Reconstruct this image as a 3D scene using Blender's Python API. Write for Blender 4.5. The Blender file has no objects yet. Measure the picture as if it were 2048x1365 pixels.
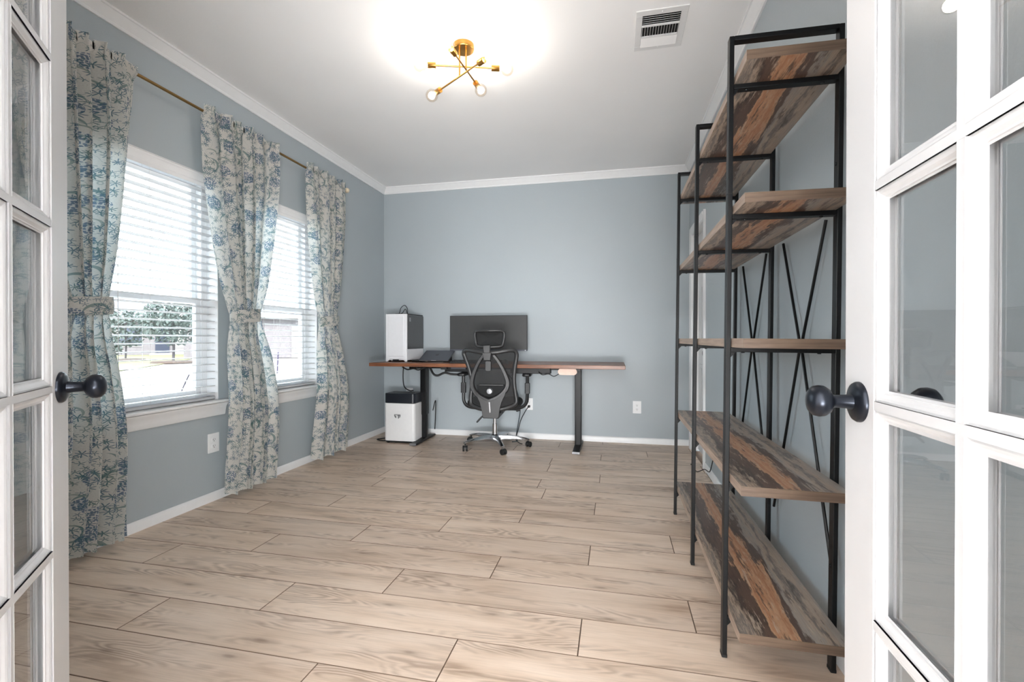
import bpy, bmesh, math, random
from mathutils import Vector, Matrix, Euler
random.seed(7)
PI = math.pi
SC = bpy.context.scene
COL = SC.collection

# ------------------------------------------------------------------ camera, world, lights, exposure
cam_d = bpy.data.cameras.new('camera')
cam_d.sensor_width = 36.0
cam_d.lens = 940.0 / 2048.0 * 36.0
cam_d.clip_start = 0.02
cam_d.clip_end = 500
cam = bpy.data.objects.new('camera', cam_d)
COL.objects.link(cam)
cam.location = (0, 0, 1.05)
cam.rotation_euler = (math.radians(90 - 0.27), 0, math.atan(206 / 940.0))
SC.camera = cam

SC.view_settings.view_transform = 'Standard'
SC.view_settings.look = 'None'
SC.view_settings.gamma = 1.0
SC.view_settings.use_curve_mapping = False
SC.view_settings.exposure = 1.53
SC.cycles.diffuse_bounces = 8
SC.cycles.max_bounces = 14

world = bpy.data.worlds.new('sky')
SC.world = world
world.use_nodes = True
_bg = world.node_tree.nodes['Background']
_bg.inputs['Color'].default_value = (0.78, 0.92, 1.0, 1)
_bg.inputs['Strength'].default_value = 3.9

sun_d = bpy.data.lights.new('sun', 'SUN')
sun_d.energy = 3.0
sun_d.angle = math.radians(3)
sun_d.color = (1.0, 0.93, 0.84)
sun = bpy.data.objects.new('sun', sun_d)
COL.objects.link(sun)
sun.rotation_euler = (math.radians(38), math.radians(28), 0)

def area(name, loc, rot, sx, sy, power, color):
    d = bpy.data.lights.new(name, 'AREA')
    d.shape = 'RECTANGLE'; d.size = sx; d.size_y = sy; d.energy = power; d.color = color
    o = bpy.data.objects.new(name, d); COL.objects.link(o)
    o.location = loc; o.rotation_euler = rot
    return o
# unseen fill lights added in the foyer behind the camera to brighten the room
area('foyer_fill_far', (1.25, -6.5, 1.45), (PI / 2, 0, math.radians(8)), 1.5, 2.5, 125, (0.98, 0.99, 1.0))  # added fill, far right, turned in through the doorway
area('foyer_fill_mid', (-0.2, -3.5, 1.45), (PI / 2, 0, 0), 4.2, 2.5, 68, (0.98, 0.99, 1.0))  # added broad upright fill facing the doorway, not a fixture
area('foyer_fill_low', (0.65, -2.0, 0.15), (math.radians(135), 0, math.radians(3)), 2.5, 0.8, 165, (0.975, 0.99, 1.0))  # added low fill aimed up at the room's ceiling; no sunlit patch exists
# sampling portals for the sky at the two windows
for _y in (2.15, 3.20):
    area('window_portal', (-2.74, _y, 1.37), (0, -PI / 2, 0), 1.5, 0.95, 1, (1, 1, 1)).data.cycles.is_portal = True

# ------------------------------------------------------------------ helpers
XL, XR, YB, YF, ZC = -2.545, 0.712, 4.872, 0.36, 2.745

class MB:
    def __init__(s):
        s.v = []; s.f = []; s.m = []
    def add(s, vs, fs, mi=0):
        b = len(s.v); s.v += [tuple(p) for p in vs]
        for f in fs:
            s.f.append([b + i for i in f]); s.m.append(mi)
        return s
    def box(s, x0, x1, y0, y1, z0, z1, mi=0):
        return s.add([(x0,y0,z0),(x1,y0,z0),(x1,y1,z0),(x0,y1,z0),(x0,y0,z1),(x1,y0,z1),(x1,y1,z1),(x0,y1,z1)],
              [(0,3,2,1),(4,5,6,7),(0,1,5,4),(1,2,6,5),(2,3,7,6),(3,0,4,7)], mi)
    def prism(s, poly, axis, a, b, mi=0):
        """poly: 2D outline; extruded along axis 0/1/2 from a to b. 2D coords are the other two axes in order."""
        n = len(poly)
        def P(p, t):
            q = list(p); q.insert(axis, t); return tuple(q)
        vs = [P(p, a) for p in poly] + [P(p, b) for p in poly]
        fs = [tuple(range(n))[::-1], tuple(range(n, 2 * n))]
        for i in range(n):
            j = (i + 1) % n
            fs.append((i, j, n + j, n + i))
        return s.add(vs, fs, mi)
    def tube(s, pts, r, seg=8, closed=False, mi=0, caps=True):
        P = [Vector(p) for p in pts]; n = len(P)
        rs = r if isinstance(r, (list, tuple)) else [r] * n
        vs = []; up = None
        for i in range(n):
            if closed:
                t = P[(i + 1) % n] - P[i - 1]
            else:
                t = P[min(i + 1, n - 1)] - P[max(i - 1, 0)]
            if t.length < 1e-9: t = Vector((0, 0, 1))
            t.normalize()
            if up is None:
                up = Vector((0, 0, 1)) if abs(t.z) < 0.9 else Vector((1, 0, 0))
            up = (up - t * up.dot(t))
            if up.length < 1e-6: up = t.orthogonal()
            up.normalize()
            w = t.cross(up)
            for k in range(seg):
                a = 2 * PI * k / seg
                vs.append(P[i] + (up * math.cos(a) + w * math.sin(a)) * rs[i])
        fs = []
        for i in range(n if closed else n - 1):
            j = (i + 1) % n
            for k in range(seg):
                l = (k + 1) % seg
                fs.append((i * seg + k, i * seg + l, j * seg + l, j * seg + k))
        if caps and not closed:
            fs.append(tuple(range(seg))[::-1]); fs.append(tuple(range((n - 1) * seg, n * seg)))
        return s.add(vs, fs, mi)
    def bar(s, p, q, w, h, mi=0, up=(0, 0, 1)):
        p = Vector(p); q = Vector(q); t = (q - p).normalized(); u = Vector(up)
        if abs(t.dot(u)) > .98: u = Vector((1, 0, 0))
        a = t.cross(u).normalized() * (w / 2); b = a.cross(t).normalized() * (h / 2)
        vs = [p - a - b, p + a - b, p + a + b, p - a + b, q - a - b, q + a - b, q + a + b, q - a + b]
        return s.add(vs, [(0,1,2,3),(4,7,6,5),(0,4,5,1),(1,5,6,2),(2,6,7,3),(3,7,4,0)], mi)
    def lathe(s, prof, seg=20, origin=(0, 0, 0), axis=(0, 0, 1), mi=0):
        """prof: list of (radius, height along axis)"""
        a = Vector(axis).normalized(); u = a.orthogonal().normalized(); w = a.cross(u); o = Vector(origin)
        vs = []
        for r, h in prof:
            for k in range(seg):
                t = 2 * PI * k / seg
                vs.append(o + a * h + (u * math.cos(t) + w * math.sin(t)) * r)
        fs = []
        for i in range(len(prof) - 1):
            for k in range(seg):
                l = (k + 1) % seg
                fs.append((i * seg + k, i * seg + l, (i + 1) * seg + l, (i + 1) * seg + k))
        fs.append(tuple(range(seg))[::-1]); fs.append(tuple(range((len(prof) - 1) * seg, len(prof) * seg)))
        return s.add(vs, fs, mi)
    def rbox(s, x0, x1, y0, y1, z0, z1, r, axis=2, n=4, mi=0):
        """box with the four edges along one axis rounded"""
        d = [(x0, x1), (y0, y1), (z0, z1)]
        (a0, a1), (b0, b1) = [d[i] for i in range(3) if i != axis]
        poly = []
        for cx, cy, st in ((a1 - r, b1 - r, 0), (a0 + r, b1 - r, 1), (a0 + r, b0 + r, 2), (a1 - r, b0 + r, 3)):
            for k in range(n + 1):
                t = (st + k / n) * PI / 2
                poly.append((cx + r * math.cos(t), cy + r * math.sin(t)))
        return s.prism(poly, axis, d[axis][0], d[axis][1], mi)
    def grid(s, fn, nu, nv, mi=0):
        vs = [fn(i / nu, j / nv) for j in range(nv + 1) for i in range(nu + 1)]
        fs = [(j*(nu+1)+i, j*(nu+1)+i+1, (j+1)*(nu+1)+i+1, (j+1)*(nu+1)+i) for j in range(nv) for i in range(nu)]
        return s.add(vs, fs, mi)
    def mesh(s, name, mats, smooth=False, angle=40):
        me = bpy.data.meshes.new(name)
        me.from_pydata(s.v, [], s.f)
        if not isinstance(mats, (list, tuple)): mats = [mats]
        for m in mats: me.materials.append(m)
        me.polygons.foreach_set('material_index', s.m)
        bm = bmesh.new(); bm.from_mesh(me)
        bmesh.ops.recalc_face_normals(bm, faces=bm.faces)
        if smooth:
            for f in bm.faces: f.smooth = True
            for e in bm.edges:
                if len(e.link_faces) == 2 and e.calc_face_angle(0) > math.radians(angle): e.smooth = False
        bm.to_mesh(me); bm.free()
        return me
    def build(s, name, mats, parent=None, smooth=False, bevel=0, angle=40, loc=None, rot=None):
        me = s.mesh(name, mats, smooth, angle)
        o = bpy.data.objects.new(name, me); COL.objects.link(o)
        if parent: o.parent = parent
        if loc: o.location = loc
        if rot: o.rotation_euler = rot
        if bevel:
            b = o.modifiers.new('bevel', 'BEVEL'); b.width = bevel; b.segments = 2
            b.limit_method = 'ANGLE'; b.angle_limit = math.radians(40)
        return o

def tag(o, label=None, cat=None, group=None, kind=None):
    if label: o['label'] = label
    if cat: o['category'] = cat
    if group: o['group'] = group
    if kind: o['kind'] = kind
    return o
def empty(name, loc=(0, 0, 0), rot=(0, 0, 0), parent=None):
    o = bpy.data.objects.new(name, None); COL.objects.link(o)
    o.location = loc; o.rotation_euler = rot
    o.empty_display_size = .05
    if parent: o.parent = parent
    return o
def inst(name, me, parent=None, loc=(0, 0, 0), rot=(0, 0, 0), scale=None):
    o = bpy.data.objects.new(name, me); COL.objects.link(o)
    if parent: o.parent = parent
    o.location = loc; o.rotation_euler = rot
    if scale: o.scale = scale
    return o
def spline(pts, n=8):
    """Catmull-Rom through points"""
    P = [Vector(p) for p in pts]; out = []
    for i in range(len(P) - 1):
        p0 = P[max(i - 1, 0)]; p1 = P[i]; p2 = P[i + 1]; p3 = P[min(i + 2, len(P) - 1)]
        for k in range(n):
            t = k / n
            out.append(0.5 * ((2 * p1) + (p2 - p0) * t + (2 * p0 - 5 * p1 + 4 * p2 - p3) * t * t + (3 * p1 - p0 - 3 * p2 + p3) * t ** 3))
    out.append(P[-1]); return out

# ------------------------------------------------------------------ materials
def srgb(r, g, b):
    def c(u):
        u /= 255.0
        return u / 12.92 if u <= .04045 else ((u + .055) / 1.055) ** 2.4
    return (c(r), c(g), c(b), 1)

class NT:
    def __init__(s, name):
        s.m = bpy.data.materials.new(name); s.m.use_nodes = True
        s.t = s.m.node_tree; s.b = s.t.nodes['Principled BSDF']; s.out = s.t.nodes['Material Output']
    def n(s, typ, **kw):
        nd = s.t.nodes.new(typ)
        for k, v in kw.items(): setattr(nd, k, v)
        return nd
    def put(s, sock, val):
        if hasattr(val, 'is_output'): s.t.links.new(val, sock)
        elif val is not None: sock.default_value = val
    def math(s, op, a, b=None, c=None, clamp=False):
        nd = s.n('ShaderNodeMath', operation=op, use_clamp=clamp)
        for i, x in enumerate((a, b, c)):
            if x is not None: s.put(nd.inputs[i], x)
        return nd.outputs[0]
    def vmath(s, op, a, b=None, out=0):
        nd = s.n('ShaderNodeVectorMath', operation=op)
        s.put(nd.inputs[0], a)
        if b is not None: s.put(nd.inputs['Scale'] if op == 'SCALE' else nd.inputs[1], b)
        return nd.outputs[out]
    def coord(s, kind='Object'):
        return s.n('ShaderNodeTexCoord').outputs[kind]
    def mapping(s, vec, loc=(0,0,0), rot=(0,0,0), scale=(1,1,1)):
        nd = s.n('ShaderNodeMapping'); s.put(nd.inputs['Vector'], vec)
        nd.inputs['Location'].default_value = loc; nd.inputs['Rotation'].default_value = rot; nd.inputs['Scale'].default_value = scale
        return nd.outputs[0]
    def noise(s, vec, scale=5, detail=3, rough=.5, dist=0, out='Fac', dim='3D', w=None):
        nd = s.n('ShaderNodeTexNoise', noise_dimensions=dim); s.put(nd.inputs['Vector'], vec)
        nd.inputs['Scale'].default_value = scale; nd.inputs['Detail'].default_value = detail
        nd.inputs['Roughness'].default_value = rough; nd.inputs['Distortion'].default_value = dist
        if w is not None: s.put(nd.inputs['W'], w)
        return nd.outputs[out]
    def ramp(s, fac, stops, interp='LINEAR'):
        nd = s.n('ShaderNodeValToRGB'); s.put(nd.inputs[0], fac); cr = nd.color_ramp; cr.interpolation = interp
        while len(cr.elements) < len(stops): cr.elements.new(.5)
        for e, (p, c) in zip(cr.elements, stops):
            e.position = p; e.color = c if len(c) == 4 else (*c, 1)
        return nd.outputs[0]
    def mix(s, fac, a, b, blend='MIX'):
        nd = s.n('ShaderNodeMix', data_type='RGBA', blend_type=blend)
        s.put(nd.inputs[0], fac); s.put(nd.inputs[6], a); s.put(nd.inputs[7], b)
        return nd.outputs[2]
    def sep(s, v):
        nd = s.n('ShaderNodeSeparateXYZ'); s.put(nd.inputs[0], v); return nd.outputs
    def comb(s, x=0., y=0., z=0.):
        nd = s.n('ShaderNodeCombineXYZ'); s.put(nd.inputs[0], x); s.put(nd.inputs[1], y); s.put(nd.inputs[2], z); return nd.outputs[0]
    def bump(s, h, strength=.2, dist=.01):
        nd = s.n('ShaderNodeBump'); s.put(nd.inputs['Height'], h); nd.inputs['Strength'].default_value = strength; nd.inputs['Distance'].default_value = dist
        s.t.links.new(nd.outputs[0], s.b.inputs['Normal'])
    def set(s, col=None, rough=None, metal=None, **kw):
        if col is not None: s.put(s.b.inputs['Base Color'], col)
        if rough is not None: s.put(s.b.inputs['Roughness'], rough)
        if metal is not None: s.put(s.b.inputs['Metallic'], metal)
        for k, v in kw.items(): s.put(s.b.inputs[k.replace('_', ' ')], v)
        return s.m

def simple(name, col, rough=.5, metal=0, var=.06, scale=30, **kw):
    t = NT(name)
    nz = t.noise(t.coord(), scale=scale, detail=2)
    lo = tuple(c * (1 - var) for c in col[:3]) + (1,); hi = tuple(min(1, c * (1 + var)) for c in col[:3]) + (1,)
    return t.set(t.ramp(nz, [(.3, lo), (.7, hi)]), rough, metal, **kw)

def plaster(name, col, bump=.08, scale=90, rough=.6):
    t = NT(name)
    nz = t.noise(t.coord(), scale=scale, detail=4, rough=.6)
    c2 = tuple(c * .96 for c in col[:3]) + (1,)
    t.set(t.ramp(t.noise(t.coord(), scale=1.3, detail=2), [(.3, c2), (.7, col)]), rough)
    t.bump(nz, bump, .004)
    return t.m

M = {}
M['wall'] = plaster('wall_paint', srgb(168, 177, 182), .12, 110, .45)
M['ceiling'] = plaster('ceiling_paint', srgb(243, 243, 243), .12, 60, .7)
M['trim'] = simple('trim_paint', srgb(230, 231, 232), .35, var=.01)
M['door'] = simple('door_paint', srgb(200, 200, 201), .32, var=.012, scale=12)
M['plastic_white'] = simple('white_plastic', srgb(236, 237, 238), .4, var=.01)
M['black_metal'] = simple('black_metal', srgb(9, 10, 12), .40, .0, var=.1, Specular_IOR_Level=.3)
M['black_plastic'] = simple('black_plastic', srgb(24, 25, 27), .5, var=.1)
M['dark_grey'] = simple('charcoal_plastic', srgb(40, 40, 41), .42, var=.06)
M['rubber'] = simple('rubber', srgb(16, 16, 17), .7, var=.1)
M['bronze'] = simple('oil_rubbed_bronze', srgb(38, 42, 50), .28, .7, var=.12)
M['chrome'] = simple('polished_aluminium', srgb(200, 202, 206), .22, 1.0, var=.03)
M['silver'] = simple('silver_plastic', srgb(140, 141, 144), .35, .6, var=.03)
M['brass'] = simple('brushed_brass', srgb(196, 146, 76), .3, 1.0, var=.06)
M['brass_dark'] = simple('aged_brass', srgb(150, 120, 78), .35, 1.0, var=.06)
M['finial'] = simple('cream_finial', srgb(224, 208, 180), .35, .2, var=.04)
M['vinyl'] = simple('window_vinyl', srgb(240, 241, 242), .35, var=.01)
M['cord'] = simple('blind_cord', srgb(225, 225, 225), .8, var=.03)
M['cable'] = simple('black_cable', srgb(18, 19, 21), .55, var=.1)
M['cable_blue'] = simple('slate_cable', srgb(52, 66, 76), .55, var=.08)
M['dark_hole'] = simple('duct_dark', srgb(10, 10, 10), .9, var=.1)
M['vent'] = simple('vent_enamel', srgb(222, 222, 222), .5, var=.01)
M['laptop'] = simple('laptop_shell', srgb(84, 87, 95), .4, .3, var=.03)
M['logo'] = simple('dark_mark', srgb(22, 23, 25), .3, var=.05)
M['shredder'] = simple('shredder_shell', srgb(222, 223, 224), .4, var=.015)
M['pc_white'] = simple('case_white', srgb(226, 228, 232), .35, var=.012)
M['pc_glass'] = simple('smoked_side_panel', srgb(56, 57, 58), .2, 0, var=.05)
M['screen'] = simple('screen_panel', srgb(58, 58, 58), .35, 0, var=.03)
M['navy'] = simple('shredder_head', srgb(24, 28, 36), .4, var=.06)
M['hub'] = simple('pale_box', srgb(226, 196, 180), .5, var=.03)
M['teal'] = simple('teal_tag', srgb(30, 150, 140), .5, var=.04)
M['bed_mesh_dark'] = simple('seat_fabric', srgb(22, 23, 24), .85, var=.15, scale=200)

def glass_mat(name, ior=1.52, tint=(1, 1, 1, 1)):
    t = NT(name); t.t.nodes.remove(t.b)
    tr = t.n('ShaderNodeBsdfTransparent'); tr.inputs[0].default_value = tint
    gl = t.n('ShaderNodeBsdfGlossy'); gl.inputs['Roughness'].default_value = 0.0
    fr = t.n('ShaderNodeFresnel')
    bf = t.n('ShaderNodeNewGeometry').outputs['Backfacing']   # both sides of the sheet reflect alike
    t.t.links.new(t.math('ADD', t.math('MULTIPLY', bf, 1.0 / ior - ior), ior), fr.inputs['IOR'])
    nz = t.noise(t.coord(), scale=4, detail=2)
    bp = t.n('ShaderNodeBump'); bp.inputs['Strength'].default_value = .012; bp.inputs['Distance'].default_value = .01
    t.t.links.new(nz, bp.inputs['Height']); t.t.links.new(bp.outputs[0], gl.inputs['Normal'])
    mx = t.n('ShaderNodeMixShader')
    t.t.links.new(fr.outputs[0], mx.inputs[0]); t.t.links.new(tr.outputs[0], mx.inputs[1]); t.t.links.new(gl.outputs[0], mx.inputs[2])
    t.t.links.new(mx.outputs[0], t.out.inputs['Surface'])
    return t.m
M['glass'] = glass_mat('clear_glass', 1.62, (.99, .995, .995, 1))
M['bulb_glass'] = glass_mat('bulb_glass', 1.6, (.93, .88, .82, 1))

def emit(name, col, strength):
    t = NT(name); t.t.nodes.remove(t.b)
    e = t.n('ShaderNodeEmission'); e.inputs[0].default_value = col; e.inputs[1].default_value = strength
    t.t.links.new(e.outputs[0], t.out.inputs['Surface']); return t.m
M['filament'] = emit('lit_filament', (1, .9, .76, 1), 9)

# laminate oak planks: each plank draws its own grain from its own object random
def plank_mat():
    t = NT('oak_plank')
    rnd = t.n('ShaderNodeObjectInfo').outputs['Random']
    co = t.coord()
    off = t.comb(t.math('MULTIPLY', rnd, 37.0), t.math('MULTIPLY', rnd, 91.0), t.math('MULTIPLY', rnd, 13.0))
    p = t.vmath('ADD', co, off)
    x, y, z = t.sep(p)
    # cathedral figure: contour lines of a stretched noise field
    q = t.comb(t.math('MULTIPLY', x, 1.15), t.math('MULTIPLY', y, 6.5), z)
    field = t.noise(q, scale=1.3, detail=2.2, rough=.45)
    warp = t.noise(t.comb(t.math('MULTIPLY', x, 9.), t.math('MULTIPLY', y, 30.), z), scale=1.4, detail=2)
    rings = t.math('SINE', t.math('ADD', t.math('MULTIPLY', field, 130.), t.math('MULTIPLY', warp, 4.5)))
    rings = t.math('ADD', t.math('MULTIPLY', rings, .5), .5)
    # figure shows only in parts of the board
    zone = t.ramp(t.noise(t.comb(t.math('MULTIPLY', x, 1.0), t.math('MULTIPLY', y, 7.), z), scale=1.9, detail=2), [(.47, (0,0,0)), (.62, (1,1,1))])
    fiber = t.noise(t.comb(t.math('MULTIPLY', x, 4.), t.math('MULTIPLY', y, 130.), z), scale=1.6, detail=3, rough=.65)
    broad = t.noise(t.comb(t.math('MULTIPLY', x, .9), t.math('MULTIPLY', y, 4.5), z), scale=2.2, detail=3, rough=.55)
    base = t.ramp(broad, [(.24, srgb(178, 154, 133)), (.38, srgb(209, 188, 168)), (.58, srgb(221, 202, 184)), (.78, srgb(228, 211, 195))])
    tone = t.ramp(rnd, [(0, (.90, .885, .875)), (.5, (1, .99, .98)), (1, (1.05, 1.04, 1.03))])
    base = t.mix(1.0, base, tone, 'MULTIPLY')
    dark = t.mix(t.math('MULTIPLY', t.math('MULTIPLY', rings, zone), .55), base, srgb(132, 108, 90))
    dark = t.mix(t.math('MULTIPLY', t.math('MULTIPLY', t.math('SUBTRACT', 1., rings), zone), .16), dark, srgb(222, 205, 188))
    fib = t.ramp(fiber, [(.35, (.86, .85, .84)), (.6, (1.02, 1.02, 1.02))])
    dark = t.mix(.75, dark, fib, 'MULTIPLY')
    # knots and mineral streaks
    vk = t.n('ShaderNodeTexVoronoi', voronoi_dimensions='2D'); t.put(vk.inputs['Vector'], t.comb(t.math('MULTIPLY', x, .95), t.math('MULTIPLY', y, 3.4), 0.)); vk.inputs['Scale'].default_value = 2.2
    kd = t.math('ADD', vk.outputs['Distance'], t.math('MULTIPLY', t.noise(p, scale=25, detail=2), .05))
    sel = t.math('GREATER_THAN', t.sep(vk.outputs['Color'])[0], .45)
    kn = t.math('MULTIPLY', t.ramp(kd, [(.045, (1, 1, 1)), (.10, (.35, .35, .35)), (.22, (0, 0, 0))]), sel)
    dark = t.mix(t.math('MULTIPLY', kn, .62), dark, srgb(112, 90, 72))
    t.set(dark, t.ramp(fiber, [(.3, (.42,)*3), (.7, (.34,)*3)]))
    t.bump(t.math('ADD', fiber, t.math('MULTIPLY', rings, .15)), .06, .002)
    return t.m
M['plank'] = plank_mat()
M['joint'] = simple('floor_joint', srgb(122, 101, 85), .8, var=.1)

# reclaimed-look shelf boards: streaks run along the board's length (local Y)
def shelf_mat():
    t = NT('reclaimed_board')
    rnd = t.n('ShaderNodeObjectInfo').outputs['Random']
    co = t.coord(); x, y, z = t.sep(co)
    yy = t.math('ADD', y, t.math('MULTIPLY', rnd, 7.))
    w1 = t.noise(t.comb(t.math('MULTIPLY', x, 9.), t.math('MULTIPLY', yy, 1.3), 0.), scale=1.6, detail=5, rough=.62)
    w2 = t.noise(t.comb(t.math('MULTIPLY', x, 75.), t.math('MULTIPLY', yy, 9.), 0.), scale=1.5, detail=5, rough=.75)
    u = t.math('DIVIDE', x, .297)
    u = t.math('ADD', u, t.math('MULTIPLY', t.math('SUBTRACT', w1, .5), .50))
    u = t.math('ADD', u, t.math('MULTIPLY', t.math('SUBTRACT', w2, .5), .22))
    beige = srgb(172, 152, 134); grey = srgb(154, 146, 138); brown = srgb(92, 72, 62); dk = srgb(60, 51, 47)
    orange = srgb(168, 116, 82); tan = srgb(188, 148, 116); sl = srgb(108, 103, 99)
    c = t.ramp(u, [(0, beige), (.06, sl), (.11, beige), (.17, dk), (.22, brown), (.31, brown), (.33, tan), (.40, orange), (.47, tan), (.53, orange), (.57, tan), (.60, brown), (.68, brown), (.71, grey), (.80, beige), (.86, sl), (.91, beige), (1, grey)])
    bl = t.noise(t.comb(t.math('MULTIPLY', x, 26.), t.math('MULTIPLY', yy, 2.8), 3.), scale=1.8, detail=6, rough=.72)
    c = t.mix(t.ramp(bl, [(.56, (0,0,0)), (.62, (.8,)*3)]), c, srgb(78, 64, 58))
    c = t.mix(t.ramp(t.noise(t.comb(t.math('MULTIPLY', x, 34.), t.math('MULTIPLY', yy, 3.6), 9.), scale=1.8, detail=6, rough=.72), [(.57, (0,0,0)), (.63, (.75,)*3)]), c, srgb(184, 166, 148))
    fib = t.noise(t.comb(t.math('MULTIPLY', x, 150.), t.math('MULTIPLY', yy, 5.), 0.), scale=1.6, detail=3, rough=.6)
    c = t.mix(.8, c, t.ramp(fib, [(.3, (.80,)*3), (.65, (1.04,)*3)]), 'MULTIPLY')
    t.set(c, .36)
    t.bump(fib, .08, .002)
    return t.m
M['shelf'] = shelf_mat()
def grain_mat(name, lo, hi, axis=0, rough=.45, k=60):
    t = NT(name); x, y, z = t.sep(t.coord())
    s = [k, k, k]; s[axis] = 4
    n = t.noise(t.comb(t.math('MULTIPLY', x, s[0]), t.math('MULTIPLY', y, s[1]), t.math('MULTIPLY', z, s[2])), scale=1.2, detail=4, rough=.6)
    return t.set(t.ramp(n, [(.3, lo), (.7, hi)]), rough)
M['shelf_edge'] = grain_mat('shelf_edge_band', srgb(78, 63, 52), srgb(116, 96, 80), 0, .45, 90)
M['shelf_long_edge_lit'] = grain_mat('shelf_long_edge_lit', srgb(140, 120, 106), srgb(178, 158, 142), 1, .45, 90)  # paler copy of the edge band, window light painted into its colour
def walnut():
    t = NT('walnut_block'); x, y, z = t.sep(t.coord())
    st = t.math('FLOOR', t.math('MULTIPLY', y, 22.))
    off = t.math('MULTIPLY', st, 3.71)
    n = t.noise(t.comb(t.math('ADD', t.math('MULTIPLY', x, 3.), off), t.math('MULTIPLY', y, 40.), t.math('MULTIPLY', z, 40.)), scale=1.2, detail=4, rough=.6)
    b = t.noise(t.comb(t.math('ADD', t.math('MULTIPLY', x, .9), off), off, 0.), scale=1., detail=1)
    c = t.ramp(n, [(.25, srgb(84, 50, 34)), (.5, srgb(128, 82, 56)), (.75, srgb(162, 110, 76))])
    c = t.mix(1., c, t.ramp(b, [(.3, (.72, .70, .70)), (.7, (1.15, 1.1, 1.05))]), 'MULTIPLY')
    return t.set(c, .35)
M['walnut'] = walnut()

# curtain print: leaf sprigs, berry clusters, arching blades on off-white linen; cloth lets daylight through
def curtain_mat():
    t = NT('floral_linen'); uv = t.coord('UV')
    def cells(scale, rnd=1.0, shift=(0, 0, 0)):
        v = t.n('ShaderNodeTexVoronoi', voronoi_dimensions='2D'); p = t.mapping(uv, loc=shift)
        t.put(v.inputs['Vector'], p); v.inputs['Scale'].default_value = scale; v.inputs['Randomness'].default_value = rnd
        loc = t.vmath('SUBTRACT', p, v.outputs['Position'])
        x, y, _ = t.sep(loc); return x, y, t.sep(v.outputs['Color'])
    def polar(x, y):
        r = t.math('SQRT', t.math('ADD', t.math('MULTIPLY', x, x), t.math('MULTIPLY', y, y)))
        return r, t.math('ARCTAN2', y, x)
    def lt(a, b, soft=None):
        return t.math('LESS_THAN', a, b)
    masks = []
    # star-leaf sprigs (two sizes)
    def sprig(scale, R, n, shift, thr):
        x, y, c = cells(scale, 1.0, shift)
        r, a = polar(x, y)
        ph = t.math('ADD', t.math('MULTIPLY', a, n / 2.0), t.math('MULTIPLY', c[0], 6.28))
        pet = t.math('POWER', t.math('ABSOLUTE', t.math('COSINE', ph)), 5.0)
        rad = t.math('MULTIPLY', t.math('ADD', .15, t.math('MULTIPLY', pet, .85)), R)
        m = t.math('MULTIPLY', lt(r, rad), t.math('GREATER_THAN', c[1], thr))
        return m
    s1 = sprig(29., .0195, 7., (0, 0, 0), .46)
    s2 = sprig(42., .0120, 5., (.37, .91, 0), .52)
    # berry clusters
    xb, yb, cb = cells(7., .8, (.2, .5, 0)); rb, ab = polar(xb, yb)
    clus = t.math('MULTIPLY', lt(rb, .038), t.math('GREATER_THAN', cb[0], .25))
    xd, yd, cd = cells(105., .7); rd, ad = polar(xd, yd)
    berry = t.math('MULTIPLY', clus, lt(rd, .0040))
    # arching blades: crescent between two offset circles
    def blade(scale, R, shift, w):
        x, y, c = cells(scale, .9, shift)
        an = t.math('MULTIPLY', t.math('SUBTRACT', c[0], .5), 2.4)
        ca = t.math('COSINE', an); sa = t.math('SINE', an)
        xr = t.math('SUBTRACT', t.math('MULTIPLY', x, ca), t.math('MULTIPLY', y, sa))
        yr = t.math('ADD', t.math('MULTIPLY', x, sa), t.math('MULTIPLY', y, ca))
        r1, _ = polar(xr, yr)
        r2, _ = polar(t.math('ADD', xr, w), t.math('ADD', yr, w * .9))
        return t.math('MULTIPLY', lt(r1, R), t.math('GREATER_THAN', r2, R * 1.02))
    bl1 = blade(7.0, .042, (.61, .13, 0), .010)
    bl2 = blade(9., .028, (.05, .77, 0), .006)
    # stems: thin contour lines of a smooth noise
    nz = t.noise(t.mapping(uv, scale=(1, .6, 1)), scale=14, detail=1, rough=.3)
    stem = lt(t.math('ABSOLUTE', t.math('SUBTRACT', t.math('FRACT', t.math('MULTIPLY', nz, 5.)), .5)), .016)
    base = t.ramp(t.noise(uv, scale=260, detail=2), [(.3, srgb(222, 216, 207)), (.7, srgb(238, 233, 226))])
    hue = t.noise(uv, scale=9, detail=1)
    leafc = t.ramp(hue, [(.35, srgb(74, 100, 122)), (.55, srgb(66, 104, 112)), (.7, srgb(92, 114, 104))])
    col = t.mix(t.math('MULTIPLY', stem, .55), base, srgb(140, 156, 152))
    col = t.mix(t.math('MULTIPLY', bl1, .8), col, srgb(112, 134, 130))
    col = t.mix(t.math('MULTIPLY', bl2, .7), col, srgb(124, 140, 128))
    col = t.mix(t.math('MULTIPLY', clus, .10), col, srgb(140, 170, 196))
    col = t.mix(t.math('MULTIPLY', berry, .85), col, srgb(74, 92, 128))
    col = t.mix(t.math('MULTIPLY', s2, .78), col, leafc)
    col = t.mix(t.math('MULTIPLY', s1, .88), col, leafc)
    t.set(col, .85)
    t.b.inputs['Specular IOR Level'].default_value = .1
    tl = t.n('ShaderNodeBsdfTranslucent'); t.put(tl.inputs[0], t.mix(.35, col, srgb(172, 216, 234)))  # cyan cast of the daylight is painted into the transmitted colour
    mx = t.n('ShaderNodeMixShader'); mx.inputs[0].default_value = .46
    t.t.links.new(t.b.outputs[0], mx.inputs[1]); t.t.links.new(tl.outputs[0], mx.inputs[2])
    t.t.links.new(mx.outputs[0], t.out.inputs['Surface'])
    return t.m
M['curtain'] = curtain_mat()

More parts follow.
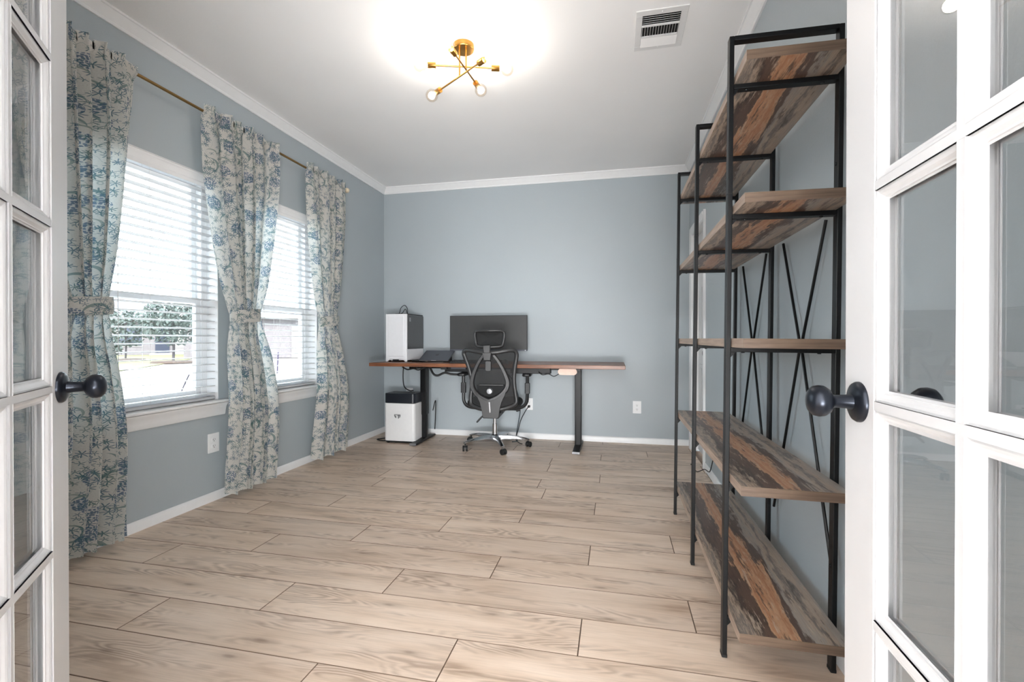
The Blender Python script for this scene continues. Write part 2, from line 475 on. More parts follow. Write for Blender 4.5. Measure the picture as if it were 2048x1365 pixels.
def slat_mat():
    t = NT('blind_slat'); nz = t.noise(t.coord(), scale=8, detail=2)
    t.set(t.ramp(nz, [(.3, srgb(186, 187, 189)), (.7, srgb(194, 195, 196))]), .35)
    tl = t.n('ShaderNodeBsdfTranslucent'); tl.inputs[0].default_value = (.8, .8, .8, 1)
    mx = t.n('ShaderNodeMixShader'); mx.inputs[0].default_value = .02
    t.t.links.new(t.b.outputs[0], mx.inputs[1]); t.t.links.new(tl.outputs[0], mx.inputs[2]); t.t.links.new(mx.outputs[0], t.out.inputs['Surface'])
    return t.m
M['slat'] = slat_mat()
def mesh_mat():
    t = NT('chair_mesh'); x, y, z = t.sep(t.coord())
    g = t.math('MULTIPLY', t.math('GREATER_THAN', t.math('FRACT', t.math('MULTIPLY', x, 330.)), .5), t.math('GREATER_THAN', t.math('FRACT', t.math('MULTIPLY', z, 330.)), .5))
    t.set(srgb(26, 26, 27), .7)
    tr = t.n('ShaderNodeBsdfTransparent'); mx = t.n('ShaderNodeMixShader')
    t.t.links.new(g, mx.inputs[0]); t.t.links.new(t.b.outputs[0], mx.inputs[1]); t.t.links.new(tr.outputs[0], mx.inputs[2])
    t.t.links.new(mx.outputs[0], t.out.inputs['Surface'])
    return t.m
M['mesh'] = mesh_mat()
# outdoors
M['concrete'] = simple('street_concrete', srgb(138, 130, 126), .9, var=.05, scale=1.5)
M['lawn'] = simple('lawn_ground', srgb(98, 97, 62), .95, var=.18, scale=2.0)
M['mulch'] = simple('mulch', srgb(66, 54, 48), .95, var=.2)
M['leaf'] = simple('tree_leaf', srgb(62, 70, 66), .8, var=.25, scale=3)
M['bark'] = simple('bark', srgb(62, 56, 58), .9, var=.2)
M['house_wall'] = simple('house_brick', srgb(104, 98, 100), .9, var=.08, scale=3)
M['house_trim'] = simple('house_siding', srgb(140, 137, 134), .8, var=.03)
M['roof'] = simple('roof_shingle', srgb(96, 96, 102), .9, var=.1, scale=4)
M['house_window'] = simple('house_pane', srgb(44, 47, 62), .2, var=.1)
M['post_dark'] = simple('dark_stain', srgb(46, 36, 58), .7, var=.1)
M['ext_brick'] = simple('exterior_brick', srgb(70, 58, 56), .9, var=.12, scale=14)

# ================================================================== THE ROOM
def struct(mb, name, mat, parent=None, label=None, **kw):
    o = mb.build(name, mat, parent, **kw)
    if not parent: tag(o, label, None, None, 'structure')
    return o

# ---- floor: slab + planks 1.222 x 0.2125 m
floor = struct(MB().box(-2.75, 2.2, -7.7, YB + .15, -.12, -.0095), 'floor', M['joint'], label='light oak laminate plank floor')
tag(floor, None, 'floor')
PL, PW = 1.222, 0.2125
_pm = {}
def plank_mesh(l, w):
    k = (round(l, 3), round(w, 3))
    if k not in _pm:
        g, c = .0006, .0016
        a, b = l / 2 - g, w / 2 - g
        vs = [(-a,-b,-.0085),(a,-b,-.0085),(a,b,-.0085),(-a,b,-.0085),(-a,-b,-c),(a,-b,-c),(a,b,-c),(-a,b,-c),
              (-a+c,-b+c,0),(a-c,-b+c,0),(a-c,b-c,0),(-a+c,b-c,0)]
        side = [(0,3,2,1),(0,1,5,4),(1,2,6,5),(2,3,7,6),(3,0,4,7),(4,5,9,8),(5,6,10,9),(6,7,11,10),(7,4,8,11)]
        me = MB().add(vs, [(8,9,10,11)], 0).add(vs, side, 1)
        me = me.mesh('plank', [M['plank'], M['joint']])
        bm = bmesh.new(); bm.from_mesh(me); bmesh.ops.remove_doubles(bm, verts=bm.verts, dist=1e-6); bmesh.ops.recalc_face_normals(bm, faces=bm.faces); bm.to_mesh(me); bm.free()
        _pm[k] = me
    return _pm[k]
offs = [-.535, -.120, .285]
for r in range(-4, 17):
    y0 = 1.347 + r * PW
    y1 = min(y0 + PW, YB)
    if y0 >= YB - .01: break
    j = offs[r % 3]
    if y0 < .25: continue
    if r == 8: j = -.47
    if r == 10: j = -.11
    if r == 11: j = -.525
    x = j - PL * 3
    while x < XR:
        a, b = max(x, XL), min(x + PL, XR)
        if b - a > .02:
            inst('plank', plank_mesh(b - a, y1 - y0), floor, ((a + b) / 2, (y0 + y1) / 2, 0))
        x += PL

# ---- walls
WIN = [(1.70, 2.60), (2.75, 3.65)]
WZ0, WZ1 = .640, 2.095
def wall_with_holes():
    mb = MB(); x0, x1 = XL - .16, XL
    mb.box(x0, x1, .24, YB + .15, -.1, WZ0)
    mb.box(x0, x1, .24, YB + .15, WZ1, ZC + .1)
    ys = [.24, WIN[0][0], WIN[0][1], WIN[1][0], WIN[1][1], YB + .15]
    for a, b in ((0, 1), (2, 3), (4, 5)): mb.box(x0, x1, ys[a], ys[b], WZ0, WZ1)
    return mb
wl = struct(wall_with_holes(), 'wall_left', M['wall'], label='blue grey painted wall with two windows')
struct(MB().box(XL - .16, XR + .16, YB, YB + .15, -.1, ZC + .1), 'wall_back', M['wall'], label='blue grey painted wall behind the desk')
DY0, DY1, DZ = 4.09, 4.70, 2.03        # closet doorway in the right wall
mb = MB(); mb.box(XR, XR + .15, .24, DY0, -.1, ZC + .1); mb.box(XR, XR + .15, DY1, YB + .15, -.1, ZC + .1); mb.box(XR, XR + .15, DY0, DY1, DZ, ZC + .1)
struct(mb, 'wall_right', M['wall'], label='blue grey painted wall behind the bookshelf')
HX0, HX1, HZ = -.845, .425, 2.06       # french doorway in the front wall
mb = MB(); mb.box(XL, HX0, YF - .12, YF, -.1, ZC + .1); mb.box(HX1, 2.2, YF - .12, YF, -.1, ZC + .1); mb.box(HX0, HX1, YF - .12, YF, HZ, ZC + .1)
struct(mb, 'wall_front', M['wall'], label='blue grey painted wall with the french doorway')
mb = MB(); mb.box(2.05, 2.2, -7.7, .24, -.1, ZC + .1); mb.box(-2.7, 2.2, -7.8, -7.7, -.1, ZC + .1); mb.box(-2.7, -2.6, -7.7, .24, -.1, ZC + .1)
struct(mb, 'wall_foyer', M['ceiling'], label='white painted foyer walls')
struct(MB().box(-2.75, 2.2, -7.8, YB + .15, ZC, ZC + .12), 'ceiling', M['ceiling'], label='flat white textured ceiling')

# crown and base trim
CR = [(0, 0), (.0, -.072), (.010, -.072), (.014, -.064), (.014, -.058), (.030, -.036), (.040, -.020), (.044, -.014), (.050, -.012), (.050, 0)]
BS = [(0, 0), (.013, 0), (.013, .044), (.010, .052), (.006, .058), (0, .058)]
def run(prof, side, a, b, z):
    mb = MB()
    if side == 'left': return mb.prism([(XL + d, z + h) for d, h in prof], 1, a, b)
    if side == 'right': return mb.prism([(XR - d, z + h) for d, h in prof], 1, a, b)
    if side == 'back': return mb.prism([(YB - d, z + h) for d, h in prof], 0, a, b)
    return mb.prism([(YF + d, z + h) for d, h in prof], 0, a, b)
E2 = .0015
struct(run(CR, 'left', YF, YB, ZC), 'trim_1', M['trim'], smooth=True, angle=25, label='white crown moulding above the windows')
struct(run(CR, 'back', XL + .001, XR - .001, ZC), 'trim_2', M['trim'], smooth=True, angle=25, label='white crown moulding above the desk wall')
struct(run(CR, 'right', YF, YB, ZC), 'trim_3', M['trim'], smooth=True, angle=25, label='white crown moulding above the bookshelf')
struct(run(BS, 'left', YF, YB, 0), 'baseboard_left', M['trim'], smooth=True, angle=25, label='white baseboard under the windows')
struct(run(BS, 'back', XL + .001, XR - .001, 0), 'baseboard_back', M['trim'], smooth=True, angle=25, label='white baseboard behind the desk')
struct(run(BS, 'right', YF, DY0 - .066, 0), 'baseboard_right', M['trim'], smooth=True, angle=25, label='white baseboard behind the bookshelf')

# ---- closet door in the right wall (door_3) with casing
d3 = empty('door_3', (XR, DY0, 0)); tag(d3, 'white panelled closet door in the wall beyond the bookshelf', None, None, 'structure')
W3 = DY1 - DY0
mb = MB(); mb.box(.055, .09, .003, W3 - .003, .01, DZ - .004)
mb.build('door_leaf', M['door'], d3, bevel=.001)
for (a, b) in ((.10, W3 / 2 - .035), (W3 / 2 + .035, W3 - .10)):
    for (c, d) in ((.20, .82), (.95, 1.55), (1.66, 1.92)):
        m = MB()
        m.box(.049, .056, a, b, c, d); m.box(.043, .050, a + .035, b - .035, c + .035, d - .035)
        m.build('door_panel', M['door'], d3, bevel=.004)
CS = [(0, 0), (-.018, 0), (-.018, .018), (-.012, .035), (-.012, .058), (-.006, .065), (0, .065)]
m = MB(); m.prism([(x - .0005, -.065 + .0 + y) for x, y in CS], 2, 0, DZ + .065); m.build('casing', M['trim'], d3, smooth=True, angle=25)
m = MB(); m.prism([(x - .0005, W3 + .065 - y) for x, y in CS], 2, 0, DZ + .065); m.build('casing', M['trim'], d3, smooth=True, angle=25)
m = MB(); m.prism([(x - .0005, DZ + .065 - y) for x, y in CS], 1, 0, W3); m.build('casing', M['trim'], d3, smooth=True, angle=25)
m = MB(); m.box(-.004, .10, -.001, .003, 0, DZ); m.box(-.004, .10, W3 - .003, W3 + .001, 0, DZ); m.box(-.004, .10, 0, W3, DZ - .004, DZ); m.build('jamb', M['trim'], d3)
m = MB(); m.lathe([(.026, 0), (.026, .006), (.010, .010), (.010, .030), (.024, .036), (.026, .048), (.018, .058), (.002, .060)], 16, (.055, .06, .93), (-1, 0, 0)); m.build('door_knob', M['bronze'], d3, smooth=True)

# ---- french door frame (casing round the doorway, room side)
fr = empty('trim_4', (0, YF, 0)); tag(fr, 'white casing around the french doorway', None, None, 'structure')
for a, b in ((HX0 - .06, HX0), (HX1, HX1 + .06)):
    MB().box(a, b, .0005, .016, 0, HZ + .06).build('casing', M['trim'], fr, bevel=.003)
MB().box(HX0, HX1, .0005, .016, HZ, HZ + .06).build('casing', M['trim'], fr, bevel=.003)
for a, b in ((HX0, HX0 + .018), (HX1 - .018, HX1)):
    MB().box(a, b, -.121, .001, 0, HZ).build('jamb', M['trim'], fr)
MB().box(HX0 + .018, HX1 - .018, -.121, .001, HZ - .018, HZ).build('jamb', M['trim'], fr)

# ---- french doors: local x from hinge to latch edge, face at y=+t/2 (visible face), z up
def french_door(name, label, hinge, ang, flip, W=.592):
    """ang: heading of the leaf from +Y, clockwise; flip=+1 if the seen face is on local -y"""
    H_, T = 2.032, .035
    root = empty(name, hinge, (0, 0, PI / 2 - ang)); tag(root, label, None, None, 'structure')
    ST = .100; z0 = .012
    rows = [.6045, .9455, 1.2865, 1.6275]       # muntin centres
    gb, gt = .262, 1.967                         # glazed field
    fw, mo, rec = .014, .018, .0115              # muntin face, moulding width, moulding depth
    xs = [ST + fw * 0, W - ST]; xm = W / 2
    # stiles and rails
    MB().box(W - ST, W, -T/2, T/2, z0, H_).build('stile', M['door'], root, bevel=.0015)
    MB().box(0, ST, -T/2, T/2, z0, H_).build('stile', M['door'], root, bevel=.0015)
    MB().box(ST, W - ST, -T/2, T/2, z0, gb).build('rail', M['door'], root)
    MB().box(ST, W - ST, -T/2, T/2, gt, H_).build('rail', M['door'], root)
    MB().box(xm - fw/2, xm + fw/2, -T/2 + .0004, T/2 - .0004, gb, gt).build('muntin', M['door'], root)
    for z in rows:
        MB().box(ST, W - ST, -T/2 + .0002, T/2 - .0002, z - fw/2, z + fw/2).build('muntin', M['door'], root)
    zs = [gb] + rows + [gt]
    cols = [(ST, xm - fw/2), (xm + fw/2, W - ST)]
    prof = [(0, 0), (.0, -.0035), (.0035, -.0035), (.0075, -.0050), (.0120, -.0085), (.0145, -.0090), (.0150, -.0115), (.018, -.0120)]
    for ci, (x0, x1) in enumerate(cols):
        for ri in range(5):
            a = zs[ri] + (fw/2 if ri else 0); b = zs[ri + 1] - (fw/2 if ri < 4 else 0)
            # ogee moulding ring on both faces, mitred
            m = MB()
            for s in (1, -1):
                rings = []
                for d, h in prof:
                    y = s * (T/2 + h)
                    rings.append([(x0 + d, y, a + d), (x1 - d, y, a + d), (x1 - d, y, b - d), (x0 + d, y, b - d)])
                vs = [p for r in rings for p in r]
                fs = []
                for i in range(len(prof) - 1):
                    for k in range(4):
                        l = (k + 1) % 4
                        fs.append((i*4+k, i*4+l, (i+1)*4+l, (i+1)*4+k))
                m.add(vs, fs)
            m.build('glazing_bead', M['door'], root)
            d = prof[-1][0]
            MB().box(x0 + d - .004, x1 - d + .004, -.002, .002, a + d - .004, b - d + .004).build('pane', M['glass'], root)
    # knob both sides
    for s in (1, -1):
        k = MB(); o = (W - .052, s * T/2, .9455)
        k.lathe([(.0335, 0), (.0335, .003), (.031, .007), (.024, .010), (.013, .012), (.0115, .020), (.0105, .036), (.012, .040), (.020, .044), (.0255, .052), (.0265, .060), (.0245, .068), (.018, .074), (.008, .077), (.001, .0775)], 32, o, (0, s, 0))
        k.build('door_knob', M['bronze'], root, smooth=True, angle=50)
    # hinges and latch plate
    for z in (.25, 1.02, 1.80):
        MB().lathe([(.006, 0), (.006, .09)], 10, (-.004, -flip * T/2, z), (0, 0, 1)).build('hinge', M['bronze'], root, smooth=True)
    MB().box(W, W + .0012, -.011, .011, .92, .98).build('latch_plate', M['bronze'], root)
    return root
# visible-face positions derived from the leaf edges (right leaf edge at .396,.934 ; left at -1.199,.817)
def leaf(name, label, edge, ang, side):
    u = Vector((math.sin(ang), math.cos(ang), 0)); n = Vector((math.cos(ang), -math.sin(ang), 0))
    W = .592
    h = Vector((edge[0], edge[1], 0)) - u * W + n * (side * .0175)
    return french_door(name, label, h, ang, side, W)
leaf('door_1', 'white ten-pane french door standing open before the floral curtains', (-1.199, .817), math.radians(-42), -1)
leaf('door_2', 'white ten-pane french door standing open beside the bookshelf', (.3962, .934), math.radians(1.7), 1)

# ---- windows
def window(name, label, y0, y1):
    root = empty(name, (XL, y0, 0)); tag(root, label, None, None, 'structure')
    w = y1 - y0; x0 = -.155; x1 = -.085
    for a, b in ((0, .045), (w - .045, w)):
        MB().box(x0, x1, a, b, WZ0, WZ1).build('window_frame', M['vinyl'], root, bevel=.003)
    MB().box(x0, x1, .045, w - .045, WZ1 - .045, WZ1).build('window_frame', M['vinyl'], root, bevel=.003)
    MB().box(x0, x1, .045, w - .045, WZ0, WZ0 + .045).build('window_frame', M['vinyl'], root, bevel=.003)
    mz = 1.285
    def sash(xa, xb, za, zb, nm):
        s = MB(); t = .034
        s.box(xa, xb, .045, .045 + t, za, zb); s.box(xa, xb, w - .045 - t, w - .045, za, zb)
        s.box(xa, xb, .045 + t, w - .045 - t, za, za + t); s.box(xa, xb, .045 + t, w - .045 - t, zb - t, zb)
        o = s.build(nm, M['vinyl'], root, bevel=.003)
        xm = (xa + xb) / 2
        MB().box(xm - .002, xm + .002, .045 + t - .004, w - .045 - t + .004, za + t - .004, zb - t + .004).build('pane', M['glass'], o)
        return o
    sash(-.150, -.125, mz - .012, WZ1 - .045, 'upper_sash')
    lo = sash(-.120, -.092, WZ0 + .045, mz + .026, 'lower_sash')
    MB().box(-.092, -.080, w/2 - .035, w/2 + .035, mz + .012, mz + .024).build('sash_lock', M['vinyl'], lo, bevel=.002)
    # drywall returns painted white, stool and apron
    m = MB(); m.box(-.086, .0006, -.0008, .003, WZ0, WZ1); m.box(-.086, .0006, w - .003, w + .0008, WZ0, WZ1); m.box(-.086, .0006, 0, w, WZ1 - .003, WZ1 + .0008)
    m.build('reveal', M['trim'], root)
    st = [(-.085, -.004), (-.085, .012), (.040, .012), (.046, .008), (.046, .0), (.040, -.006), (.0008, -.008)]
    MB().prism([(x, WZ0 + z) for x, z in st], 1, 0.0, w).build('window_stool', M['trim'], root, smooth=True, angle=30)
    # horns past the opening
    hn = [(.0008, .012), (.040, .012), (.046, .008), (.046, 0), (.040, -.006), (.0008, -.008)]
    for a, b in ((-.07, 0), (w, w + .07)):
        MB().prism([(x, WZ0 + z) for x, z in hn], 1, a, b).build('window_stool', M['trim'], root, smooth=True, angle=30)
    ap = [(.0008, -.008), (.036, -.008), (.034, -.018), (.022, -.034), (.016, -.060), (.012, -.084), (.008, -.090), (.0008, -.090)]
    MB().prism([(x, WZ0 + z) for x, z in ap], 1, -.045, w + .045).build('apron', M['trim'], root, smooth=True, angle=30)
    return root
w1 = window('window_1', 'white single-hung window nearer the french doors', *WIN[0])
w2 = window('window_2', 'white single-hung window nearer the desk', *WIN[1])
tk = MB(); tk.box(0, .002, 0, .050, 0, .030); tk.box(0, .002, .008, .030, -.045, -.006)
_ = tk.build('window_tag', M['teal'], w1, loc=(-.096, .20, 1.255))
# exterior brick facing round the openings
mb = MB(); x0, x1 = XL - .27, XL - .162
mb.box(x0, x1, -1, YB + .3, -.35, WZ0 - .01); mb.box(x0, x1, -1, YB + .3, WZ1 + .01, 3.0)
for a, b in ((-1, WIN[0][0] - .01), (WIN[0][1] + .12, WIN[1][0] - .01), (WIN[1][1] + .12, YB + .3)): mb.box(x0, x1, a, b, WZ0 - .01, WZ1 + .01)
struct(mb, 'wall_exterior', M['ext_brick'], label='brick facing outside the windows')

# ---- blinds: 2 inch slats, open
slat_me = {}
def blind(label, y0, y1, n=29):
    w = y1 - y0; L = w - .016
    root = empty('window_blind', (XL - .040, (y0 + y1) / 2, 0)); tag(root, label, 'window blind', 'white slat blinds in the windows')
    m = MB(); m.box(-.03, .026, -L/2, L/2, WZ1 - .045, WZ1 - .006); m.build('headrail', M['vinyl'], root)
    va = [(.027, -.078), (.033, -.078), (.036, -.070), (.036, -.058), (.033, -.052), (.033, -.020), (.037, -.012), (.037, -.004), (.027, -.004)]
    m = MB(); m.prism([(x, WZ1 + z) for x, z in va], 1, -w/2 + .005, w/2 - .005); m.build('valance', M['vinyl'], root, smooth=True, angle=25)
    # slat with a gentle crown
    N = 6; up = []; dn = []
    for i in range(N + 1):
        t = i / N * 2 - 1; x = t * .0250
        up.append((x, .0030 * (1 - t * t) + .0012)); dn.append((x, .0030 * (1 - t * t) - .0012))
    me = MB().prism(up + dn[::-1], 1, -L/2, L/2).mesh('slat', M['slat'], True, 30)
    zt, zb = WZ1 - .095, WZ0 + .055
    for i in range(n):
        z = zt + (zb - zt) * i / (n - 1)
        inst('slat', me, root, (0, 0, z), (0, math.radians(-4.0), 0))
    MB().rbox(-.025, .025, -L/2, L/2, WZ0 + .016, WZ0 + .034, .006, 1).build('bottom_rail', M['slat'], root, smooth=True)
    for y in (-L/2 + .10, 0.0, L/2 - .10):
        m = MB()
        for x in (-.027, .027): m.tube([(x, y, WZ0 + .03), (x, y, WZ1 - .045)], .0007, 5)
        m.build('ladder_cord', M['cord'], root)
    MB().tube([(.036, -L/2 + .26, WZ1 - .06), (.037, -L/2 + .26, .72)], .0016, 6).build('tilt_cord', M['cord'], root)
    return root
blind('white slat blind in the window nearer the french doors', *WIN[0])
blind('white slat blind in the window nearer the desk', *WIN[1])

# ---- curtain rod
rod = empty('curtain_rod', (-2.462, 0, 2.445)); tag(rod, 'thin brass curtain rod above both windows', 'curtain rod')
MB().tube([(0, 1.40, 0), (0, 3.955, 0)], .0085, 14).build('pole', M['brass_dark'], rod, smooth=True)
for y, s in ((1.40, -1), (3.955, 1)):
    MB().lathe([(.011, 0), (.011, .012), (.016, .014), (.022, .022), (.024, .032), (.021, .043), (.012, .052), (.002, .055)], 18, (0, y, 0), (0, s, 0)).build('finial', M['finial'], rod, smooth=True)
for y in (1.5, 2.68, 3.90):
    m = MB(); m.box(-.0825, -.076, y - .012, y + .012, -.03, .03); m.tube([(-.078, y, 0), (-.02, y, 0), (-.004, y, -.010)], .005, 8); m.build('bracket', M['brass_dark'], rod, smooth=True)

# ---- curtains
def curtain(label, yc, seed, wt=.29, wk=.108, wb=.185, yt=0., yb=0.):
    rnd = random.Random(seed)
    ztop, zbot, ztie = 2.487, .045, 1.205
    root = empty('curtain', (-2.462, yc, 0)); tag(root, label, 'curtain', 'floral curtains tied back along the window wall')
    NU, NV = 150, 110
    ph = [rnd.uniform(0, 6.28) for _ in range(8)]
    nf = 5.5
    cw = 1.15
    def sm(a, b, t):
        t = max(0, min(1, (t - a) / (b - a))); return t * t * (3 - 2 * t)
    def half(z):
        if z > ztie:
            t = (z - ztie) / (2.44 - ztie)
            k = min(1, t)
            return wk + (wt - wk) * (1 - (1 - k) ** 1.7) if k < 1 else wt
        t = (ztie - z) / (ztie - zbot)
        return wk + (wb - wk) * (1 - (1 - t) ** 2.0)
    def cen(z):
        if z > ztie: return yt * (z - ztie) / (2.44 - ztie)
        return yb * (ztie - z) / (ztie - zbot)
    def f(u, v):
        z = zbot + (ztop - zbot) * v
        h = half(z); c = cen(z)
        uu = u + .035 * math.sin(6.28 * u + ph[0] + 1.2 * v) + .02 * math.sin(9 * u + ph[1] - 2 * v)
        a = nf * 2 * PI * uu + ph[2] + .5 * math.sin(3 * v + ph[3])
        k = abs(z - ztie)
        if z > 2.40:   # gathered over the rod
            amp = .020 + .010 * (1 - sm(2.40, 2.445, z)) + .008 * sm(2.452, 2.487, z)
        elif z > ztie:
            amp = .042 - .012 * sm(2.1, 2.40, z) - .022 * (1 - sm(0, .25, k))
        else:
            amp = .046 - .026 * (1 - sm(0, .30, k)) + .006 * math.sin(ph[4])
        s1 = math.sin(a); s2 = math.sin(2 * a + ph[5]); s3 = math.sin(a * .5 + ph[6])
        x = amp * (s1 + .28 * s2 + .35 * s3)
        y = c + (2 * u - 1) * h + .28 * h / nf * math.sin(2 * a) * .9
        belly = .030 * (1 - sm(.0, .55, abs(z - .62))) + .018 * (1 - sm(0, .8, abs(z - .4)))
        if z < ztie: belly += .010
        # pinch: the bundle at the tie is rounder
        x += .025 * (1 - sm(0, .22, k)) * (1 - (2 * u - 1) ** 2) + belly + .010
        # keep clear of the wall
        x = max(x, -.070)
        if z > 2.405: x = max(x, -.070 + .0825 * sm(2.405, 2.432, z))
        dz = .012 * math.sin(a + .7) * (1 if v > .985 else 0) + (.012 * math.sin(a * .5) if v < .004 else 0)
        return (x, y, z + dz)
    mb = MB().grid(f, NU, NV)
    o = mb.build('cloth', M['curtain'], root, smooth=True, angle=180)
    me = o.data; uvl = me.uv_layers.new(name='UVMap'); du = rnd.uniform(0, 5)
    for p in me.polygons:
        for li in p.loop_indices:
            vi = me.loops[li].vertex_index
            i, j = vi % (NU + 1), vi // (NU + 1)
            uvl.data[li].uv = (i / NU * cw + du, j / NV * (ztop - zbot) + du * .37)
    # tieback band
    def g(u, v):
        a = 2 * PI * u
        y = (wk + .010) * math.cos(a); x = .018 + .060 * math.sin(a) * (1 if math.sin(a) > 0 else .85)
        z = ztie - .043 + .086 * v + .010 * math.cos(a)
        b = .004 * math.sin(PI * v)
        return (x + b * math.sin(a), y + b * math.cos(a), z)
    t = MB().grid(g, 48, 6); ob = t.build('tieback', M['curtain'], root, smooth=True, angle=180)
    me = ob.data; uvl = me.uv_layers.new(name='UVMap')
    for p in me.polygons:
        for li in p.loop_indices:
            vi = me.loops[li].vertex_index
            uvl.data[li].uv = (vi % 49 / 48 * .5 + du + 2, vi // 49 / 6 * .086 + du)
    return root
curtain('blue leaf print curtain half hidden by the left french door', 1.735, 3, wt=.280, wk=.112, wb=.185, yt=-.005, yb=-.005)
curtain('blue leaf print curtain hanging between the two windows', 2.722, 11, wt=.305, wb=.187, yt=.0, yb=.03)
curtain('blue leaf print curtain nearest the desk, at the rod finial', 3.668, 23, wt=.275, wk=.115, wb=.222, yt=.0, yb=.02)

# ---- wall outlets
def outlet(label, loc, rot, plugs=0, cover_w=.079):
    root = empty('wall_outlet', loc, rot); tag(root, label, 'outlet', 'white wall outlets')
    MB().rbox(-cover_w/2, cover_w/2, -.007, -.0005, -.062, .062, .004, 1).build('cover_plate', M['plastic_white'], root, bevel=.0015)
    for z in (-.020, .020):
        o = MB().rbox(-.0165, .0165, -.0095, -.006, z - .0145, z + .0145, .010, 1).build('receptacle', M['plastic_white'], root)
        s = MB(); s.box(-.008, -.0055, -.0098, -.009, z - .002, z + .007); s.box(.0055, .008, -.0098, -.009, z - .001, z + .006); s.lathe([(.0028, 0), (.0028, .0008)], 8, (0, -.009, z - .008), (0, -1, 0))
        s.build('slot', M['dark_hole'], o)
    return root
outlet('white wall outlet below the nearer window', (XL, 2.558, .376), (0, 0, PI / 2), cover_w=.085)
outlet('white wall outlet on open wall right of the desk', (.216, YB, .363), (0, 0, 0), cover_w=.082)
op = outlet('white wall outlet behind the office chair with black plug', (-.880, YB, .363), (0, 0, 0), cover_w=.075)
plug = MB(); plug.rbox(-.012, .012, -.040, -.0098, -.034, -.010, .006, 1); tag(plug.build('power_plug', M['black_plastic'], None, loc=(-.880, YB, .363)), 'black power plug in the outlet behind the chair', 'plug')
outlet('white wall outlet half hidden above the shredder', (-2.235, YB, .44), (0, 0, 0))
plug = MB(); plug.rbox(-.026, .026, -.055, -.0098, -.006, .046, .006, 1); tag(plug.build('power_adapter', M['plastic_white'], None, loc=(-2.222, YB, .44), bevel=.002), 'white power adapter plugged in above the shredder', 'adapter')

# ---- ceiling register
vent = empty('ceiling_vent', (.237, 2.690, ZC)); tag(vent, 'white metal air register on the ceiling', 'vent')
A, B = .131, .171
fm = MB(); iw, ih = .097, .130
fm.box(-A, A, -B, -ih, -.006, -.0005); fm.box(-A, A, ih, B, -.006, -.0005); fm.box(-A, -iw, -ih, ih, -.006, -.0005); fm.box(iw, A, -ih, ih, -.006, -.0005)
fm.build('vent_frame', M['vent'], vent, bevel=.002)
MB().box(-iw, iw, -ih, ih, -.0016, -.0006).build('duct_opening', M['dark_hole'], vent)
fm = MB(); fm.box(-iw, iw, -.052, -.044, -.010, -.0016); fm.box(-iw, iw, .044, .052, -.010, -.0016); fm.build('divider', M['vent'], vent)
sl = MB().bar((-iw, 0, 0), (iw, 0, 0), .016, .0012).mesh('louver', M['vent'])
for k in range(5):
    inst('louver', sl, vent, (0, -.122 + k * .0165, -.0075), (math.radians(32), 0, 0))
    inst('louver', sl, vent, (0, .060 + k * .0165, -.0075), (math.radians(-32), 0, 0))
sl2 = MB().bar((0, -.044, 0), (0, .044, 0), .0012, .012).mesh('louver', M['vent'])
for k in range(14):
    inst('louver', sl2, vent, (-iw + .004 + k * (2 * iw - .008) / 13, 0, -.0080), (0, math.radians(12), 0))
for y in (-.150, .150): MB().lathe([(.004, 0), (.003, .002)], 10, (0, y, -.006), (0, 0, -1)).build('screw', M['vent'], vent, smooth=True)

# ---- ceiling light: three brass rods, six globe bulbs
lx, ly = -.855, 2.597
lamp = empty('ceiling_light', (lx, ly, ZC)); tag(lamp, 'brass sputnik ceiling light with six clear globe bulbs', 'ceiling light')
MB().lathe([(.060, -.0005), (.060, -.026), (.057, -.030), (.012, -.031)], 32, (0, 0, 0), (0, 0, 1)).build('canopy', M['brass'], lamp, smooth=True)
ends = [((-1.092, 2.522, 2.62), (-.615, 2.670, 2.62)), ((-.862, 2.352, 2.603), (-.820, 2.832, 2.603)), ((-1.108, 2.742, 2.557), (-.655, 2.427, 2.557))]
for st, zl in (((-.838 - lx, 2.590 - ly), 2.603), ((-.874 - lx, 2.580 - ly), 2.557)):
    MB().tube([(st[0], st[1], -.030), (st[0], st[1], zl - ZC)], .0048, 10).build('stem', M['brass'], lamp, smooth=True)
for p, q in ends:
    P = Vector(p) - Vector((lx, ly, ZC)); Q = Vector(q) - Vector((lx, ly, ZC)); t = (Q - P).normalized()
    r = MB().tube([P + t * .085, Q - t * .085], .0048, 10).build('rod', M['brass'], lamp, smooth=True)
    for c, d in ((P, t), (Q, -t)):
        MB().lathe([(.006, -.002), (.0165, 0), (.0165, -.044), (.0150, -.046)], 18, c + d * .090, d).build('socket', M['brass'], r, smooth=True)
        # globe bulb with neck pointing to the socket
        prof = [(.012, .046), (.014, .038), (.022, .031), (.031, .021), (.0365, .008), (.037, -.005), (.033, -.019), (.024, -.030), (.012, -.0360), (.001, -.0375)]
        MB().lathe(prof, 24, c, d).build('bulb', M['bulb_glass'], r, smooth=True, angle=180)
        u = d.orthogonal().normalized(); w = d.cross(u)
        fil = []
        for k in range(4):
            a = k * PI / 2
            fil.append((c + d * .030 + (u * math.cos(a) + w * math.sin(a)) * .003, c - d * .016 + (u * math.cos(a + .4) + w * math.sin(a + .4)) * .011))
        m = MB()
        for f0, f1 in fil: m.tube([f0, f1], .0022, 6)
        m.build('filament', M['filament'], r)
        ld = bpy.data.lights.new('bulb_glow', 'POINT'); ld.energy = 0.72; ld.shadow_soft_size = .03; ld.color = (1, .98, .96)
        lo = bpy.data.objects.new('bulb_glow', ld); COL.objects.link(lo); lo.parent = r; lo.location = c

